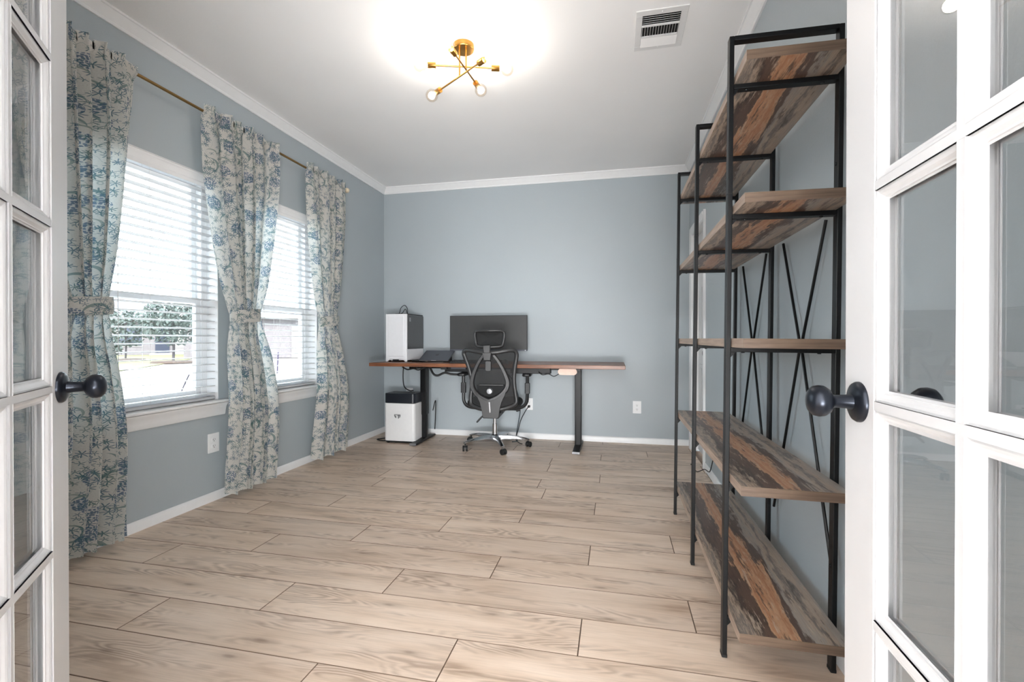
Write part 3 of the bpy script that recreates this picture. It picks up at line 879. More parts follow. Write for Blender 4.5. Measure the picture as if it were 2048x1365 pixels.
# ================================================================== BOOKSHELF
LEAN = .0095
shelf = empty('bookshelf', (.345, 1.652, .0035), (0, LEAN, 0)); tag(shelf, 'tall black metal bookshelf with five rustic brown boards', 'bookshelf')
PX, PYD = .015, .030
posts_y = [0, .643, 1.283]
RX = .664 - .345
board_z = [.165, .606, 1.048, 1.482, 1.905]
TH = .029; topz = 2.033
for y in posts_y:
    for x in (0, RX):
        m = MB(); m.box(x, x + PX, y, y + PYD, .0, topz if x == 0 else topz)
        o = m.build('post', M['black_metal'], shelf, bevel=.002)
        f = MB(); f.rbox(x - .001, x + PX + .001, y - .001, y + PYD + .001, -.0005, .008, .003, 2); f.build('foot_cap', M['rubber'], o)
        # joint collar of the two-piece post and bolts
        MB().box(x - .0006, x + PX + .0006, y - .0006, y + PYD + .0006, 1.520, 1.522).build('post_joint', M['rubber'], o)
        if x:
            for z in (.33, 1.60): MB().lathe([(.006, 0), (.005, .003)], 10, (x, y + .015, z), (-1, 0, 0)).build('bolt', M['black_metal'], o, smooth=True)
    MB().box(PX, RX, y, y + PYD, topz - .015, topz).build('top_bar', M['black_metal'], shelf, bevel=.0015)
    for bz in board_z:
        r = MB().box(PX, RX, y, y + PYD, bz - TH - .0155, bz - TH - .0004).build('rung', M['black_metal'], shelf, bevel=.0015)
        for x in (.055, RX - .04): MB().lathe([(.006, 0), (.005, .003)], 10, (x, y + .015, bz - TH - .0155), (0, 0, -1)).build('bolt', M['black_metal'], r, smooth=True)
        MB().prism([(PX, bz - TH - .0155), (PX + .016, bz - TH - .0155), (PX, bz - TH - .034)], 1, y + .006, y + .024).build('gusset', M['black_metal'], r)
bx0, bx1 = .363 - .345, .660 - .345
by0, by1 = 1.515 - 1.652, 3.052 - 1.652
def board_mesh():
    m = MB(); W, L = bx1 - bx0, by1 - by0
    v = [(0,0,0),(W,0,0),(W,L,0),(0,L,0),(0,0,TH),(W,0,TH),(W,L,TH),(0,L,TH)]
    m.add(v, [(0,3,2,1),(4,5,6,7)], 0); m.add(v, [(0,1,5,4),(2,3,7,6)], 1); m.add(v, [(1,2,6,5),(3,0,4,7)], 2)
    me = m.mesh('board', [M['shelf'], M['shelf_edge'], M['shelf_long_edge_lit']])
    bm = bmesh.new(); bm.from_mesh(me); bmesh.ops.remove_doubles(bm, verts=bm.verts, dist=1e-5); bmesh.ops.recalc_face_normals(bm, faces=bm.faces); bm.to_mesh(me); bm.free()
    return me
bme = board_mesh()
for bz in board_z:
    inst('board', bme, shelf, (bx0, by0, bz - TH))
for a, b in ((0, 1), (1, 2)):
    ya, yb_ = posts_y[a] + .13, posts_y[b] - .06
    yc = (posts_y[a] + PYD + posts_y[b]) / 2
    xx = RX + PX + .004
    for y, z in ((yc - .206, 1.452), (yc + .206, 1.452), (yc - .283, .31), (yc + .283, .31)):
        m = MB(); m.tube([(xx, y, z), (xx, yc + (y - yc) * .05, 1.012 + (.02 if z > 1.1 else -.012))], .0055, 8)
        m.build('cross_brace', M['black_metal'], shelf, smooth=True)
    MB().lathe([(.009, -.006), (.009, .006)], 10, (xx, yc, 1.012), (1, 0, 0)).build('brace_bolt', M['black_metal'], shelf)

# loose cable stub by the right baseboard
tag(MB().tube(spline([(XR - .004, 3.60, .30), (XR - .02, 3.61, .19), (XR - .03, 3.66, .09), (XR - .035, 3.70, .066), (XR - .05, 3.78, .062), (XR - .07, 3.86, .025), (XR - .085, 3.92, .006), (XR - .09, 4.00, .010), (XR - .08, 4.06, .03), (XR - .10, 4.10, .012), (XR - .075, 4.13, .006)], 6), .0035, 6).build('wall_cable', M['cable'], None, smooth=True), 'thin dark cable stub lying along the baseboard behind the bookshelf', 'cable')

# ================================================================== DESK
DX0, DX1, DY, DT = -2.357, .089, 4.200, .815
desk = empty('standing_desk', ((DX0 + DX1) / 2, DY, 0)); tag(desk, 'long walnut-topped standing desk with black steel legs', 'desk')
hw = (DX1 - DX0) / 2
MB().box(-hw, hw, 0, .640, DT - .034, DT).build('desktop', M['walnut'], desk, bevel=.003)
ox = -(DX0 + DX1) / 2
for lxx in (-1.930, -.345):
    x = lxx + ox
    MB().rbox(x - .0325, x + .0325, .350, .390, .030, .50, .004, 2).build('leg_inner', M['black_metal'], desk, bevel=.001)
    MB().rbox(x - .026, x + .026, .334, .406, .024, .420, .005, 2).build('leg_inner', M['black_metal'], desk)
    MB().rbox(x - .031, x + .031, .326, .414, .270, DT - .060, .006, 2).build('leg_column', M['black_metal'], desk)
    f = MB(); f.prism([(.075, .006), (.075, .022), (.300, .034), (.430, .034), (.590, .022), (.590, .006)], 0, x - .033, x + .033)
    fo = f.build('foot', M['black_metal'], desk, bevel=.003)
    MB().rbox(x - .034, x + .034, .072, .078, .004, .024, .004, 1).build('foot_end_cap', M['silver'], fo)
    for y in (.10, .56): MB().lathe([(.018, 0), (.018, .0062)], 12, (x, y, 0), (0, 0, 1)).build('leveler', M['rubber'], fo)
    MB().box(x - .04, x + .04, .08, .60, DT - .060, DT - .0345).build('side_bracket', M['black_metal'], desk, bevel=.002)
for y in (.30, .42):
    MB().box(-1.93 + ox + .04, -.345 + ox - .04, y, y + .035, DT - .066, DT - .036).build('crossbar', M['black_metal'], desk)
MB().rbox(-1.62 + ox, -1.56 + ox, .02, .06, DT - .058, DT - .0345, .008, 1).build('height_control', M['black_plastic'], desk)
MB().rbox(-.98 + ox, -.60 + ox, .20, .32, DT - .098, DT - .0345, .006, 0).build('cable_tray', M['black_plastic'], desk)
MB().rbox(-1.66 + ox, -1.34 + ox, .24, .34, DT - .094, DT - .0345, .006, 0).build('cable_tray', M['black_plastic'], desk)
MB().rbox(-1.56 + ox, -1.41 + ox, .14, .20, DT - .060, DT - .0345, .004, 0).build('motor_box', M['laptop'], desk)
hb = MB(); hb.rbox(-.505 + ox, -.335 + ox, .055, .14, DT - .093, DT - .0345, .028, 1, n=6)
tag(hb.build('under_desk_box', M['hub'], None, smooth=True, loc=((DX0 + DX1) / 2, DY, 0)), 'small pale pinkish box fixed under the right of the desk', 'box')

def cable(name, pts, r, mat, label, n=8):
    return tag(MB().tube(spline(pts, n), r, 7).build(name, M[mat], None, smooth=True), label, 'cable')
ZU = DT - .036
cable('power_cable', [(-.70, 4.36, ZU - .04), (-.66, 4.34, ZU - .065), (-.60, 4.32, ZU - .055), (-.55, 4.31, ZU - .075), (-.50, 4.31, ZU - .05)], .004, 'cable', 'black cable looping beside the pale box under the desk')
cable('power_cable', [(-1.76, 4.30, ZU - .008), (-1.72, 4.29, ZU - .07), (-1.68, 4.30, ZU - .085), (-1.62, 4.33, ZU - .06), (-1.56, 4.36, ZU - .075), (-1.46, 4.38, ZU - .08)], .011, 'cable', 'thick black cable bundle sagging under the desk beside the chair')
cable('power_cable', [(-2.06, 4.32, ZU - .008), (-2.00, 4.31, ZU - .032), (-1.93, 4.30, ZU - .022), (-1.88, 4.30, ZU - .034), (-1.82, 4.31, ZU - .012)], .007, 'cable', 'black cable clipped under the left of the desk')
cable('power_cable', [(-2.085, 4.40, ZU), (-2.10, 4.42, .66), (-2.105, 4.46, .56), (-2.085, 4.54, .512), (-2.06, 4.58, .509)], .0055, 'cable', 'black cable dropping from the desk to the shredder')
cable('power_cable', [(-1.03, 4.46, ZU - .07), (-.99, 4.50, .66), (-.935, 4.52, .52), (-.92, 4.58, .36), (-.955, 4.66, .20), (-.985, 4.70, .06), (-.975, 4.70, .006), (-1.02, 4.66, .004)], .0042, 'cable_blue', 'slate blue cable hanging from desk to floor behind the chair')
cable('power_cable', [(-.880, YB - .045, .341), (-.905, 4.78, .30), (-.94, 4.72, .22), (-.965, 4.70, .12), (-.985, 4.68, .03), (-.94, 4.62, .005), (-.90, 4.58, .005)], .0042, 'cable', 'black cable from the outlet to the floor behind the chair')
cable('power_cable', [(-1.86, 4.62, .30), (-1.845, 4.66, .40), (-1.855, 4.68, .22), (-1.87, 4.70, .09)], .005, 'cable', 'black cable curving behind the left desk leg')
cable('power_cable', [(-2.29, 4.60, .006), (-2.37, 4.52, .006), (-2.41, 4.46, .006), (-2.33, 4.42, .006), (-2.285, 4.43, .006)], .0055, 'cable', 'black cable loop on the floor beside the shredder')

# ================================================================== SHREDDER
sh = empty('paper_shredder', (-2.112, 4.46, 0)); tag(sh, 'white paper shredder with black top in the corner under the desk', 'shredder')
b = MB()
b.rbox(-.165, .165, -.105, .115, .024, .402, .030, 2, n=6); b.build('bin', M['shredder'], sh, smooth=True, bevel=.003)
b = MB(); b.rbox(-.160, .160, -.100, .110, .010, .026, .028, 2); b.build('plinth', M['black_plastic'], sh)
for x in (-.13, .13):
    for y in (-.08, .09): MB().lathe([(.014, 0), (.014, .012)], 10, (x, y, 0), (0, 0, 1)).build('caster', M['rubber'], sh)
b = MB(); b.rbox(-.163, .163, -.104, .116, .404, .500, .030, 2, n=6); hd = b.build('shredder_head', M['navy'], sh, smooth=True, bevel=.004)
MB().box(-.12, .12, .0, .008, .4995, .5015).build('feed_slot', M['dark_hole'], hd)
lg = MB()
lg.prism([(-.034, .275), (-.034, .262), (-.026, .245), (-.012, .236), (-.012, .262), (-.022, .262), (-.022, .269), (-.002, .269), (-.002, .275)], 1, -.1062, -.1052)
lg.prism([(.0, .275), (.034, .275), (.034, .258), (.026, .243), (.022, .240), (.022, .264), (.018, .264), (.018, .238), (.008, .232), (.006, .262), (.0, .262)], 1, -.1062, -.1052)
lg.build('logo', M['silver'], sh, loc=(-.02, 0, .015))

# ================================================================== COMPUTER TOWER
pc = empty('computer_tower', (-2.168, 4.405, DT + .0004)); tag(pc, 'white computer tower with smoked side panel at the desk end', 'computer')
w, d, h = .115, .425, .487
MB().box(-w + .003, w - .003, .020, d, .016, h - .008).build('case_body', M['pc_white'], pc, bevel=.003)
fp = MB()
arch = [(-w, .0), (-w + .020, .0), (-w + .045, .028), (w - .045, .028), (w - .020, .0), (w, .0), (w, h), (-w, h)]
fp.prism(arch, 1, .0, .020); fp.build('front_panel', M['pc_white'], pc, bevel=.004)
MB().prism([(-w + .030, .055), (w - .030, .055), (w - .030, h - .02), (-w + .030, h - .02)], 1, -.006, .0005).build('front_grille', M['pc_white'], pc, bevel=.005)
MB().box(w - .003, w, .022, d - .004, .130, h - .010).build('side_panel', M['pc_glass'], pc)
MB().box(w - .003, w - .0005, .022, d - .004, .018, .128).build('psu_shroud', M['pc_white'], pc)
MB().box(w, w + .0006, .060, .100, h - .075, h - .035).build('corner_mark', M['silver'], pc)
MB().box(-w + .004, w - .004, .012, d - .01, h - .008, h + .004).build('top_filter', M['black_plastic'], pc)
for x in (-w + .012, w - .012):
    for y in (.05, d - .04): MB().box(x - .012, x + .012, y - .02, y + .02, 0, .017).build('foot', M['black_plastic'], pc)
MB().box(-.045, .02, .012, .045, .006, .024).build('foot_light', M['black_plastic'], pc)
cable('antenna_cable', [(-2.215, 4.48, DT + h + .006), (-2.180, 4.50, DT + h + .012), (-2.185, 4.55, DT + h + .07), (-2.150, 4.56, DT + h + .098), (-2.115, 4.55, DT + h + .065), (-2.108, 4.54, DT + h + .006), (-2.112, 4.50, DT + h + .055), (-2.150, 4.50, DT + h + .012), (-2.205, 4.47, DT + h + .006)], .0035, 'cable', 'black cable loop standing on top of the computer tower')

# ================================================================== LAPTOP on a low wedge stand
lp = empty('laptop', (-1.765, 4.405, DT + .014), (math.radians(24), 0, 0)); tag(lp, 'closed dark grey laptop tilted on a stand on the desk', 'laptop')
MB().rbox(-.156, .156, 0, .218, 0, .007, .008, 2).build('base', M['silver'], lp, bevel=.001)
lid = MB().rbox(-.156, .156, 0, .218, .0075, .0125, .008, 2).build('lid', M['laptop'], lp, bevel=.001)
MB().box(-.028, .028, -.0006, .003, .0045, .0074).build('finger_notch', M['plastic_white'], lp)
g = MB()
ap = [(0, .020), (.006, .024), (.014, .022), (.018, .014), (.015, .008), (.017, .001), (.012, -.012), (.006, -.017), (0, -.015), (-.006, -.017), (-.013, -.011), (-.018, 0), (-.018, .012), (-.012, .022), (-.005, .023)]
g.prism([(x, .110 + y) for x, y in ap], 2, .01252, .0130); g.prism([(-.001, .136), (.005, .139), (.007, .147), (.001, .144)], 2, .01252, .0130)
g.build('lid_mark', M['logo'], lid)
st = empty('laptop_stand', (-1.765, 4.417, DT + .0004)); tag(st, 'black tilted stand under the laptop', 'laptop stand')
for x in (-.11, .11):
    MB().prism([(.0, .0), (.02, .0), (.02, .010), (.17, .010), (.17, .0), (.188, .0), (.186, .094), (.0, .0125)], 0, x - .012, x + .012).build('wedge', M['black_plastic'], st)
MB().box(-.11, .11, .10, .125, .002, .010).build('crosspiece', M['black_plastic'], st)
# small black pouch beside the tower
po = MB().rbox(-.055, .055, -.03, .03, 0, .022, .010, 0, n=4)
tag(po.build('card_reader', M['black_plastic'], None, smooth=True, loc=(-1.955, 4.46, DT + .0004)), 'small low black box between the tower and the laptop', 'card reader')

# keyboard and mouse
kb = empty('keyboard', (-1.33, 4.335, DT + .0004)); tag(kb, 'black low keyboard on the desk partly behind the chair', 'keyboard')
MB().prism([(-.065, 0), (.065, 0), (.065, .022), (-.065, .012)], 0, -.22, .22).build('case', M['black_plastic'], kb, bevel=.002)
ky = MB().prism([(-.0075, 0), (.0075, 0), (.006, .008), (-.006, .008)], 1, -.007, .007).mesh('key', M['dark_grey'])
for r in range(5):
    for c in range(22):
        inst('key', ky, kb, (-.202 + c * .0192, -.050 + r * .0235, .0125 + (r * .0235 + .015) / .13 * .010))
ms = empty('computer_mouse', (-1.02, 4.34, DT + .0004)); tag(ms, 'black computer mouse on the desk behind the chair mesh', 'mouse')
def mouse(u, v):
    a = 2 * PI * u; r = math.cos(v * PI / 2); return (.032 * r * math.cos(a), .055 * r * math.sin(a), .038 * math.sin(v * PI / 2) ** .8)
MB().grid(mouse, 24, 8).build('shell', M['black_plastic'], ms, smooth=True, angle=180)
MB().tube([(-.004, .028, .031), (.004, .028, .031)], .006, 10).build('scroll_wheel', M['dark_grey'], ms, smooth=True)

# ================================================================== MONITOR
mo = empty('monitor', (-1.2645, 4.640, DT + .0004)); tag(mo, 'black ultrawide monitor standing on the desk against the wall', 'monitor')
zb, zt = .112, .472; hwm = .406
MB().box(-hwm, hwm, -.020, .012, zb, zt).build('bezel', M['black_plastic'], mo, bevel=.002)
MB().box(-hwm + .005, hwm - .005, -.0212, -.0195, zb + .015, zt - .005).build('screen', M['screen'], mo)
MB().box(-hwm, hwm, -.0215, -.0195, zb - .0005, zb + .0135).build('chin_strip', M['laptop'], mo)
MB().box(hwm - .022, hwm - .012, -.0222, -.0214, zb + .004, zb + .010).build('status_mark', M['plastic_white'], mo)
MB().rbox(-.15, .15, .012, .040, zb + .09, zt - .08, .02, 1).build('back_shell', M['black_plastic'], mo)
MB().rbox(-.035, .035, .040, .062, .012, .30, .008, 2).build('stand_column', M['black_plastic'], mo)
MB().rbox(-.12, .12, -.06, .13, 0, .014, .02, 2).build('stand_base', M['black_plastic'], mo)

# ================================================================== OFFICE CHAIR
CX_, CY_ = -1.140, 4.425
ch = empty('office_chair', (CX_, CY_, 0), (0, 0, .10)); tag(ch, 'black mesh office chair with headrest and chrome star base', 'office chair')
YBK = -.335                                     # backrest plane in chair space
def bp(zx, zy, y=YBK):                          # outline digitised in the chair's own back plane (millimetre-like units)
    return ((zx - 383) / 1046.0, y, 1.2216 - zy / 1082.0)
# star base
hub = MB(); hub.lathe([(.030, .055), (.042, .060), (.045, .105), (.036, .122), (.028, .126)], 24).build('base_hub', M['chrome'], ch, smooth=True)
angs = [math.atan2(-.24, -.226), math.atan2(-.294, .147), math.atan2(.089, .32), math.atan2(.307, .05), math.atan2(.136, -.29)]
a0 = angs[1] - .10
for k in range(5):
    a = a0 + k * 2 * PI / 5
    ux, uy = math.cos(a), math.sin(a)
    m = MB()
    # tapering arched arm: cross sections along the radius
    secs = [(.030, .026, .060, .118), (.12, .024, .070, .118), (.22, .021, .078, .108), (.30, .018, .070, .092), (.335, .015, .066, .080)]
    vs = []
    for r, hw_, z0, z1 in secs:
        for s, z, q in ((-1, z0, .8), (1, z0, .8), (1, (z0+z1)/2, 1), (.55, z1, 1), (-.55, z1, 1), (-1, (z0+z1)/2, 1)):
            vs.append((ux * r - uy * hw_ * s * q, uy * r + ux * hw_ * s * q, z))
    fs = []
    for i in range(len(secs) - 1):
        for j in range(6):
            l = (j + 1) % 6
            fs.append((i*6+j, i*6+l, (i+1)*6+l, (i+1)*6+j))
    fs.append(tuple(range(6))[::-1]); fs.append(tuple(range(24, 30)))
    m.add(vs, fs); m.build('base_arm', M['chrome'], ch, smooth=True, angle=50)
    # caster
    cr = .322; c = Vector((ux * cr, uy * cr, 0)); td = a + .5 + .7 * math.sin(k * 2.1)
    t = Vector((math.cos(td), math.sin(td), 0)); n = Vector((-t.y, t.x, 0)); wc = c + t * .014
    cs = MB(); cs.tube([c + Vector((0, 0, .056)), c + Vector((0, 0, .072))], .008, 10)
    cs.prism([(math.cos(q) * .027, math.sin(q) * .027) for q in [PI * i / 10 for i in range(11)]], 1, -.006, .006)
    ob = cs.mesh('caster_fork', M['black_plastic'], True)
    # hood profile was built about the origin: move those vertices into place
    nv = 20
    for i, v in enumerate(ob.vertices):
        if i >= nv:
            p = v.co.copy(); v.co = wc + t * p.x + n * p.y + Vector((0, 0, .028 + p.z))
    fo = inst('caster', ob, ch)
    for s in (-1, 1):
        MB().lathe([(.014, -.0085), (.0235, -.0085), (.0265, -.006), (.0265, .006), (.0235, .0085), (.014, .0085)], 20, wc + n * (.0155 * s) + Vector((0, 0, .0268)), n).build('wheel', M['rubber'], fo, smooth=True)
MB().lathe([(.026, .124), (.026, .225), (.018, .226), (.018, .340)], 18).build('gas_column', M['chrome'], ch, smooth=True)
MB().rbox(-.10, .10, -.14, .12, .335, .385, .02, 1).build('mechanism', M['black_plastic'], ch, bevel=.004)
m = MB(); m.tube(spline([(.09, .02, .355), (.16, .03, .357), (.215, .03, .355)], 4), .006, 8); m.tube([(.205, .03, .352), (.245, .03, .362)], .014, 10); m.build('tilt_lever', M['black_plastic'], ch, smooth=True)
m = MB(); m.tube(spline([(-.07, -.10, .345), (-.115, -.12, .30), (-.155, -.13, .255)], 4), [.007] * 4 + [.009] * 4 + [.006], 8); m.build('height_lever', M['black_plastic'], ch, smooth=True)
# seat
def seat(u, v):
    a = 2 * PI * u; n = 3.2
    c, s = math.cos(a), math.sin(a)
    r = (abs(c) ** n + abs(s) ** n) ** (-1 / n)
    k = math.sin(v * PI); q = k ** .35
    z = .425 + .042 * -math.cos(v * PI) + (.012 * (c * r) ** 2 if v > .5 else 0)
    return (.265 * r * c * q, .045 + .255 * r * s * q, z - (.02 if s > .6 else 0) * max(0, s))
MB().grid(seat, 48, 12).build('seat', M['bed_mesh_dark'], ch, smooth=True, angle=180)
# arm rests
for s in (-1, 1):
    m = MB(); m.tube(spline([(s * .12, .0, .372), (s * .25, .0, .385), (s * .305, .01, .43), (s * .315, .02, .52), (s * .315, .02, .69)], 5), .017, 8)
    ar = m.build('armrest_post', M['black_plastic'], ch, smooth=True)
    MB().rbox(s * .315 - .024, s * .315 + .024, .0, .042, .52, .62, .008, 2).build('armrest_sleeve', M['black_plastic'], ar)
    MB().rbox(s * .315 - .042, s * .315 + .042, -.09, .15, .69, .718, .03, 2).build('armrest_pad', M['black_plastic'], ar, bevel=.008)
# back frame loop (thick rounded tube), centre line of the frame
loop = [(383,322),(450,318),(520,306),(580,296),(620,304),(637,340),(630,400),(618,470),(610,560),(612,640),(622,720),(632,790),(622,828),(585,850),(530,866),(470,876),(383,880),
        (300,872),(245,858),(205,836),(195,800),(197,740),(206,660),(204,590),(188,520),(166,440),(140,370),(128,330),(142,304),(180,297),(240,306),(310,318)]
def curve_off(zx, zy):        # the back is dished: sides nearer the desk, lumbar pushed forward
    x = (zx - 383) / 260.0
    z = 1.2216 - zy / 1082.0
    return YBK + .055 * x * x + .035 * math.sin((z - .42) / .5 * PI) * .6 - .03 * (z - .7)
P = [Vector((bp(a, b)[0], curve_off(a, b), bp(a, b)[2])) for a, b in loop]
pts = spline(P + [P[0]], 5)[:-1]
fm = MB(); n = len(pts)
vs = []
ctr = Vector((0, YBK, .66))
for i, p in enumerate(pts):
    t = (pts[(i + 1) % n] - pts[i - 1]).normalized()
    nrm = Vector((0, -1, 0)); nrm = (nrm - t * nrm.dot(t)).normalized(); w = t.cross(nrm)
    for k in range(10):
        a = 2 * PI * k / 10
        vs.append(p + w * (.0195 * math.cos(a)) + nrm * (.013 * math.sin(a)))
fm.add(vs, [(i*10+k, i*10+(k+1) % 10, ((i+1) % n)*10+(k+1) % 10, ((i+1) % n)*10+k) for i in range(n) for k in range(10)])
fm.build('back_frame', M['dark_grey'], ch, smooth=True, angle=180)
# mesh membrane: fan of rings toward the middle
m = MB(); R = 7; vs = []
c = Vector((0, 0, 0))
for p in pts: c += p / n
for j in range(R + 1):
    k = 1 - j / R * .999
    for p in pts:
        q = c + (p - c) * k
        q = Vector((q.x, curve_off(383 + q.x * 1046, (1.2216 - q.z) * 1082) + .004, q.z))
        vs.append(q)
m.add(vs, [(j*n+i, j*n+(i+1) % n, (j+1)*n+(i+1) % n, (j+1)*n+i) for j in range(R) for i in range(n)])
m.build('back_mesh', M['mesh'], ch, smooth=True, angle=180)
# Y-shaped spine: two bowed arms from the top hub to the frame sides, closing on the lower shield
def ribbon(pts2, widths, y, th, name, mat):
    P = spline([(a, b, 0) for a, b in pts2], 6); W = spline([(w_, 0, 0) for w_ in widths], 6)
    mb = MB(); vs = []
    for i, p in enumerate(P):
        t = (P[min(i + 1, len(P) - 1)] - P[max(i - 1, 0)]).normalized(); nx, ny = -t.y, t.x; w_ = W[i].x / 2
        for s, dy in ((-1, .004), (-.6, -th), (.6, -th), (1, .004)):
            q = bp(p.x + nx * w_ * s, p.y + ny * w_ * s, y(p.y) + dy); vs.append(q)
    mb.add(vs, [(i*4+k, i*4+k+1, (i+1)*4+k+1, (i+1)*4+k) for i in range(len(P) - 1) for k in range(3)] + [(i*4+3, i*4, (i+1)*4, (i+1)*4+3) for i in range(len(P) - 1)] + [(3, 2, 1, 0), tuple(range((len(P)-1)*4, len(P)*4))])
    return mb.build(name, mat, ch, smooth=True, angle=40)
def ysp(zy): 
    z = 1.2216 - zy / 1082.0
    return YBK - .030 + .012 * math.sin((z - .42) / .5 * PI)
ribbon([(335, 345), (290, 410), (245, 510), (222, 600), (232, 670), (280, 735), (345, 775), (383, 790)], [34, 36, 40, 46, 50, 52, 56, 60], ysp, .020, 'spine_arm', M['dark_grey'])
ribbon([(431, 345), (478, 410), (530, 510), (560, 600), (548, 670), (492, 735), (425, 775), (383, 790)], [34, 36, 40, 46, 50, 52, 56, 60], ysp, .020, 'spine_arm', M['dark_grey'])
sp = MB()
out = [(228, 640), (262, 720), (300, 800), (318, 870), (326, 935), (340, 950), (460, 955), (478, 940), (486, 870), (505, 800), (540, 720), (562, 640), (530, 700), (480, 750), (430, 778), (383, 790), (345, 778), (290, 745), (250, 700)]
sp.prism([(bp(a, b)[0], bp(a, b)[2]) for a, b in out], 1, YBK - .046, YBK - .016)
sp.build('spine_shield', M['dark_grey'], ch, bevel=.006)
MB().prism([(bp(a, b)[0], bp(a, b)[2]) for a, b in ((386, 795), (397, 795), (403, 895), (394, 900))], 1, YBK - .049, YBK - .0455).build('trim_strip', M['chrome'], ch)
# lower bracket joining shield to the mechanism
MB().rbox(-.060, .095, YBK - .03, -.10, .335, .385, .015, 1).build('back_bracket', M['black_plastic'], ch, bevel=.006)
# lumbar support with knob
m = MB(); m.prism([(bp(a, b)[0], bp(a, b)[2]) for a, b in ((262, 640), (300, 632), (500, 632), (538, 640), (512, 700), (470, 738), (383, 756), (310, 738), (276, 700))], 1, YBK - .004, YBK + .014)
lu = m.build('lumbar_pad', M['bed_mesh_dark'], ch, bevel=.004)
MB().bar(bp(288, 636, YBK - .010), bp(522, 636, YBK - .010), .014, .012).build('lumbar_bar', M['dark_grey'], ch, bevel=.003)
kx, _, kz = bp(390, 695)
MB().lathe([(.030, 0), (.030, .012), (.024, .014)], 20, (kx, YBK - .004, kz), (0, -1, 0)).build('knob_base', M['black_plastic'], ch, smooth=True)
MB().lathe([(.022, .012), (.026, .014), (.026, .034), (.022, .038), (.001, .039)], 20, (kx, YBK - .004, kz), (0, -1, 0)).build('lumbar_knob', M['silver'], ch, smooth=True)
# headrest: stem, clamp, framed pad
MB().rbox(-.030, .022, YBK - .040, YBK - .018, bp(0, 500)[2], bp(0, 400)[2], .014, 1).build('headrest_stem', M['dark_grey'], ch, bevel=.003)
MB().prism([(-.058, bp(0, 320)[2]), (.026, bp(0, 320)[2]), (.018, bp(0, 395)[2]), (-.040, bp(0, 395)[2])], 1, YBK - .052, YBK - .008).build('headrest_clamp', M['dark_grey'], ch, bevel=.004)
MB().prism([(-.052, bp(0, 250)[2]), (.016, bp(0, 245)[2]), (.012, bp(0, 330)[2]), (-.046, bp(0, 330)[2])], 1, YBK - .042, YBK - .014).build('headrest_stem', M['dark_grey'], ch, bevel=.006)
hl = [(383, 108), (470, 106), (515, 116), (524, 150), (518, 200), (505, 250), (470, 262), (383, 266), (300, 262), (262, 250), (250, 200), (242, 150), (252, 116), (300, 108)]
HP = [Vector((bp(a, b)[0], YBK - .01 + .03 * ((a - 383) / 140.) ** 2, bp(a, b)[2])) for a, b in hl]
hp = spline(HP + [HP[0]], 5)[:-1]
m = MB(); vs = []; n = len(hp)
for i, p in enumerate(hp):
    t = (hp[(i + 1) % n] - hp[i - 1]).normalized(); nrm = Vector((0, -1, 0)); nrm = (nrm - t * nrm.dot(t)).normalized(); w_ = t.cross(nrm)
    for k in range(8):
        a = 2 * PI * k / 8; vs.append(p + w_ * (.0135 * math.cos(a)) + nrm * (.014 * math.sin(a)))
m.add(vs, [(i*8+k, i*8+(k+1) % 8, ((i+1) % n)*8+(k+1) % 8, ((i+1) % n)*8+k) for i in range(n) for k in range(8)])
m.build('headrest_frame', M['dark_grey'], ch, smooth=True, angle=180)
m = MB(); c = Vector((0, 0, 0))
for p in hp: c += p / n
vs = [Vector((p.x, p.y + .006, p.z)) for p in hp] + [c + (p - c) * .55 + Vector((0, .012, 0)) for p in hp] + [c + Vector((0, .016, 0))]
m.add(vs, [(i, (i+1) % n, n + (i+1) % n, n + i) for i in range(n)] + [(n + i, n + (i+1) % n, 2 * n) for i in range(n)])
m.build('headrest_pad', M['bed_mesh_dark'], ch, smooth=True, angle=180)

# ================================================================== OUTDOORS
GZ = -.35
struct(MB().box(-160, XL - .30, -60, 160, GZ - .3, GZ - .02), 'ground_outside', M['concrete'], label='pale concrete street outside')
def patch(name, poly, mat, label, z=GZ):
    return tag(MB().prism(poly, 2, z - .02, z).build(name, M[mat], None), label, 'lawn', None, 'structure')
patch('lawn_across', [(-19.0, 12.0), (-20.5, 15.6), (-23.5, 20.0), (-27.5, 25.6), (-33, 32.5), (-40, 42), (-90, 70), (-140, 40), (-120, -40), (-40, -30)], 'lawn', 'mown lawn across the street from the nearer window', GZ + .02)
patch('lawn_beside', [(-9.6, 12.4), (-9.2, 16), (-12.5, 19.6), (-16, 22.0), (-25, 36), (-60, 80), (-2, 90), (0, 14), (-5, 12.2)], 'lawn', 'mown lawn seen through the window nearer the desk', GZ + .02)

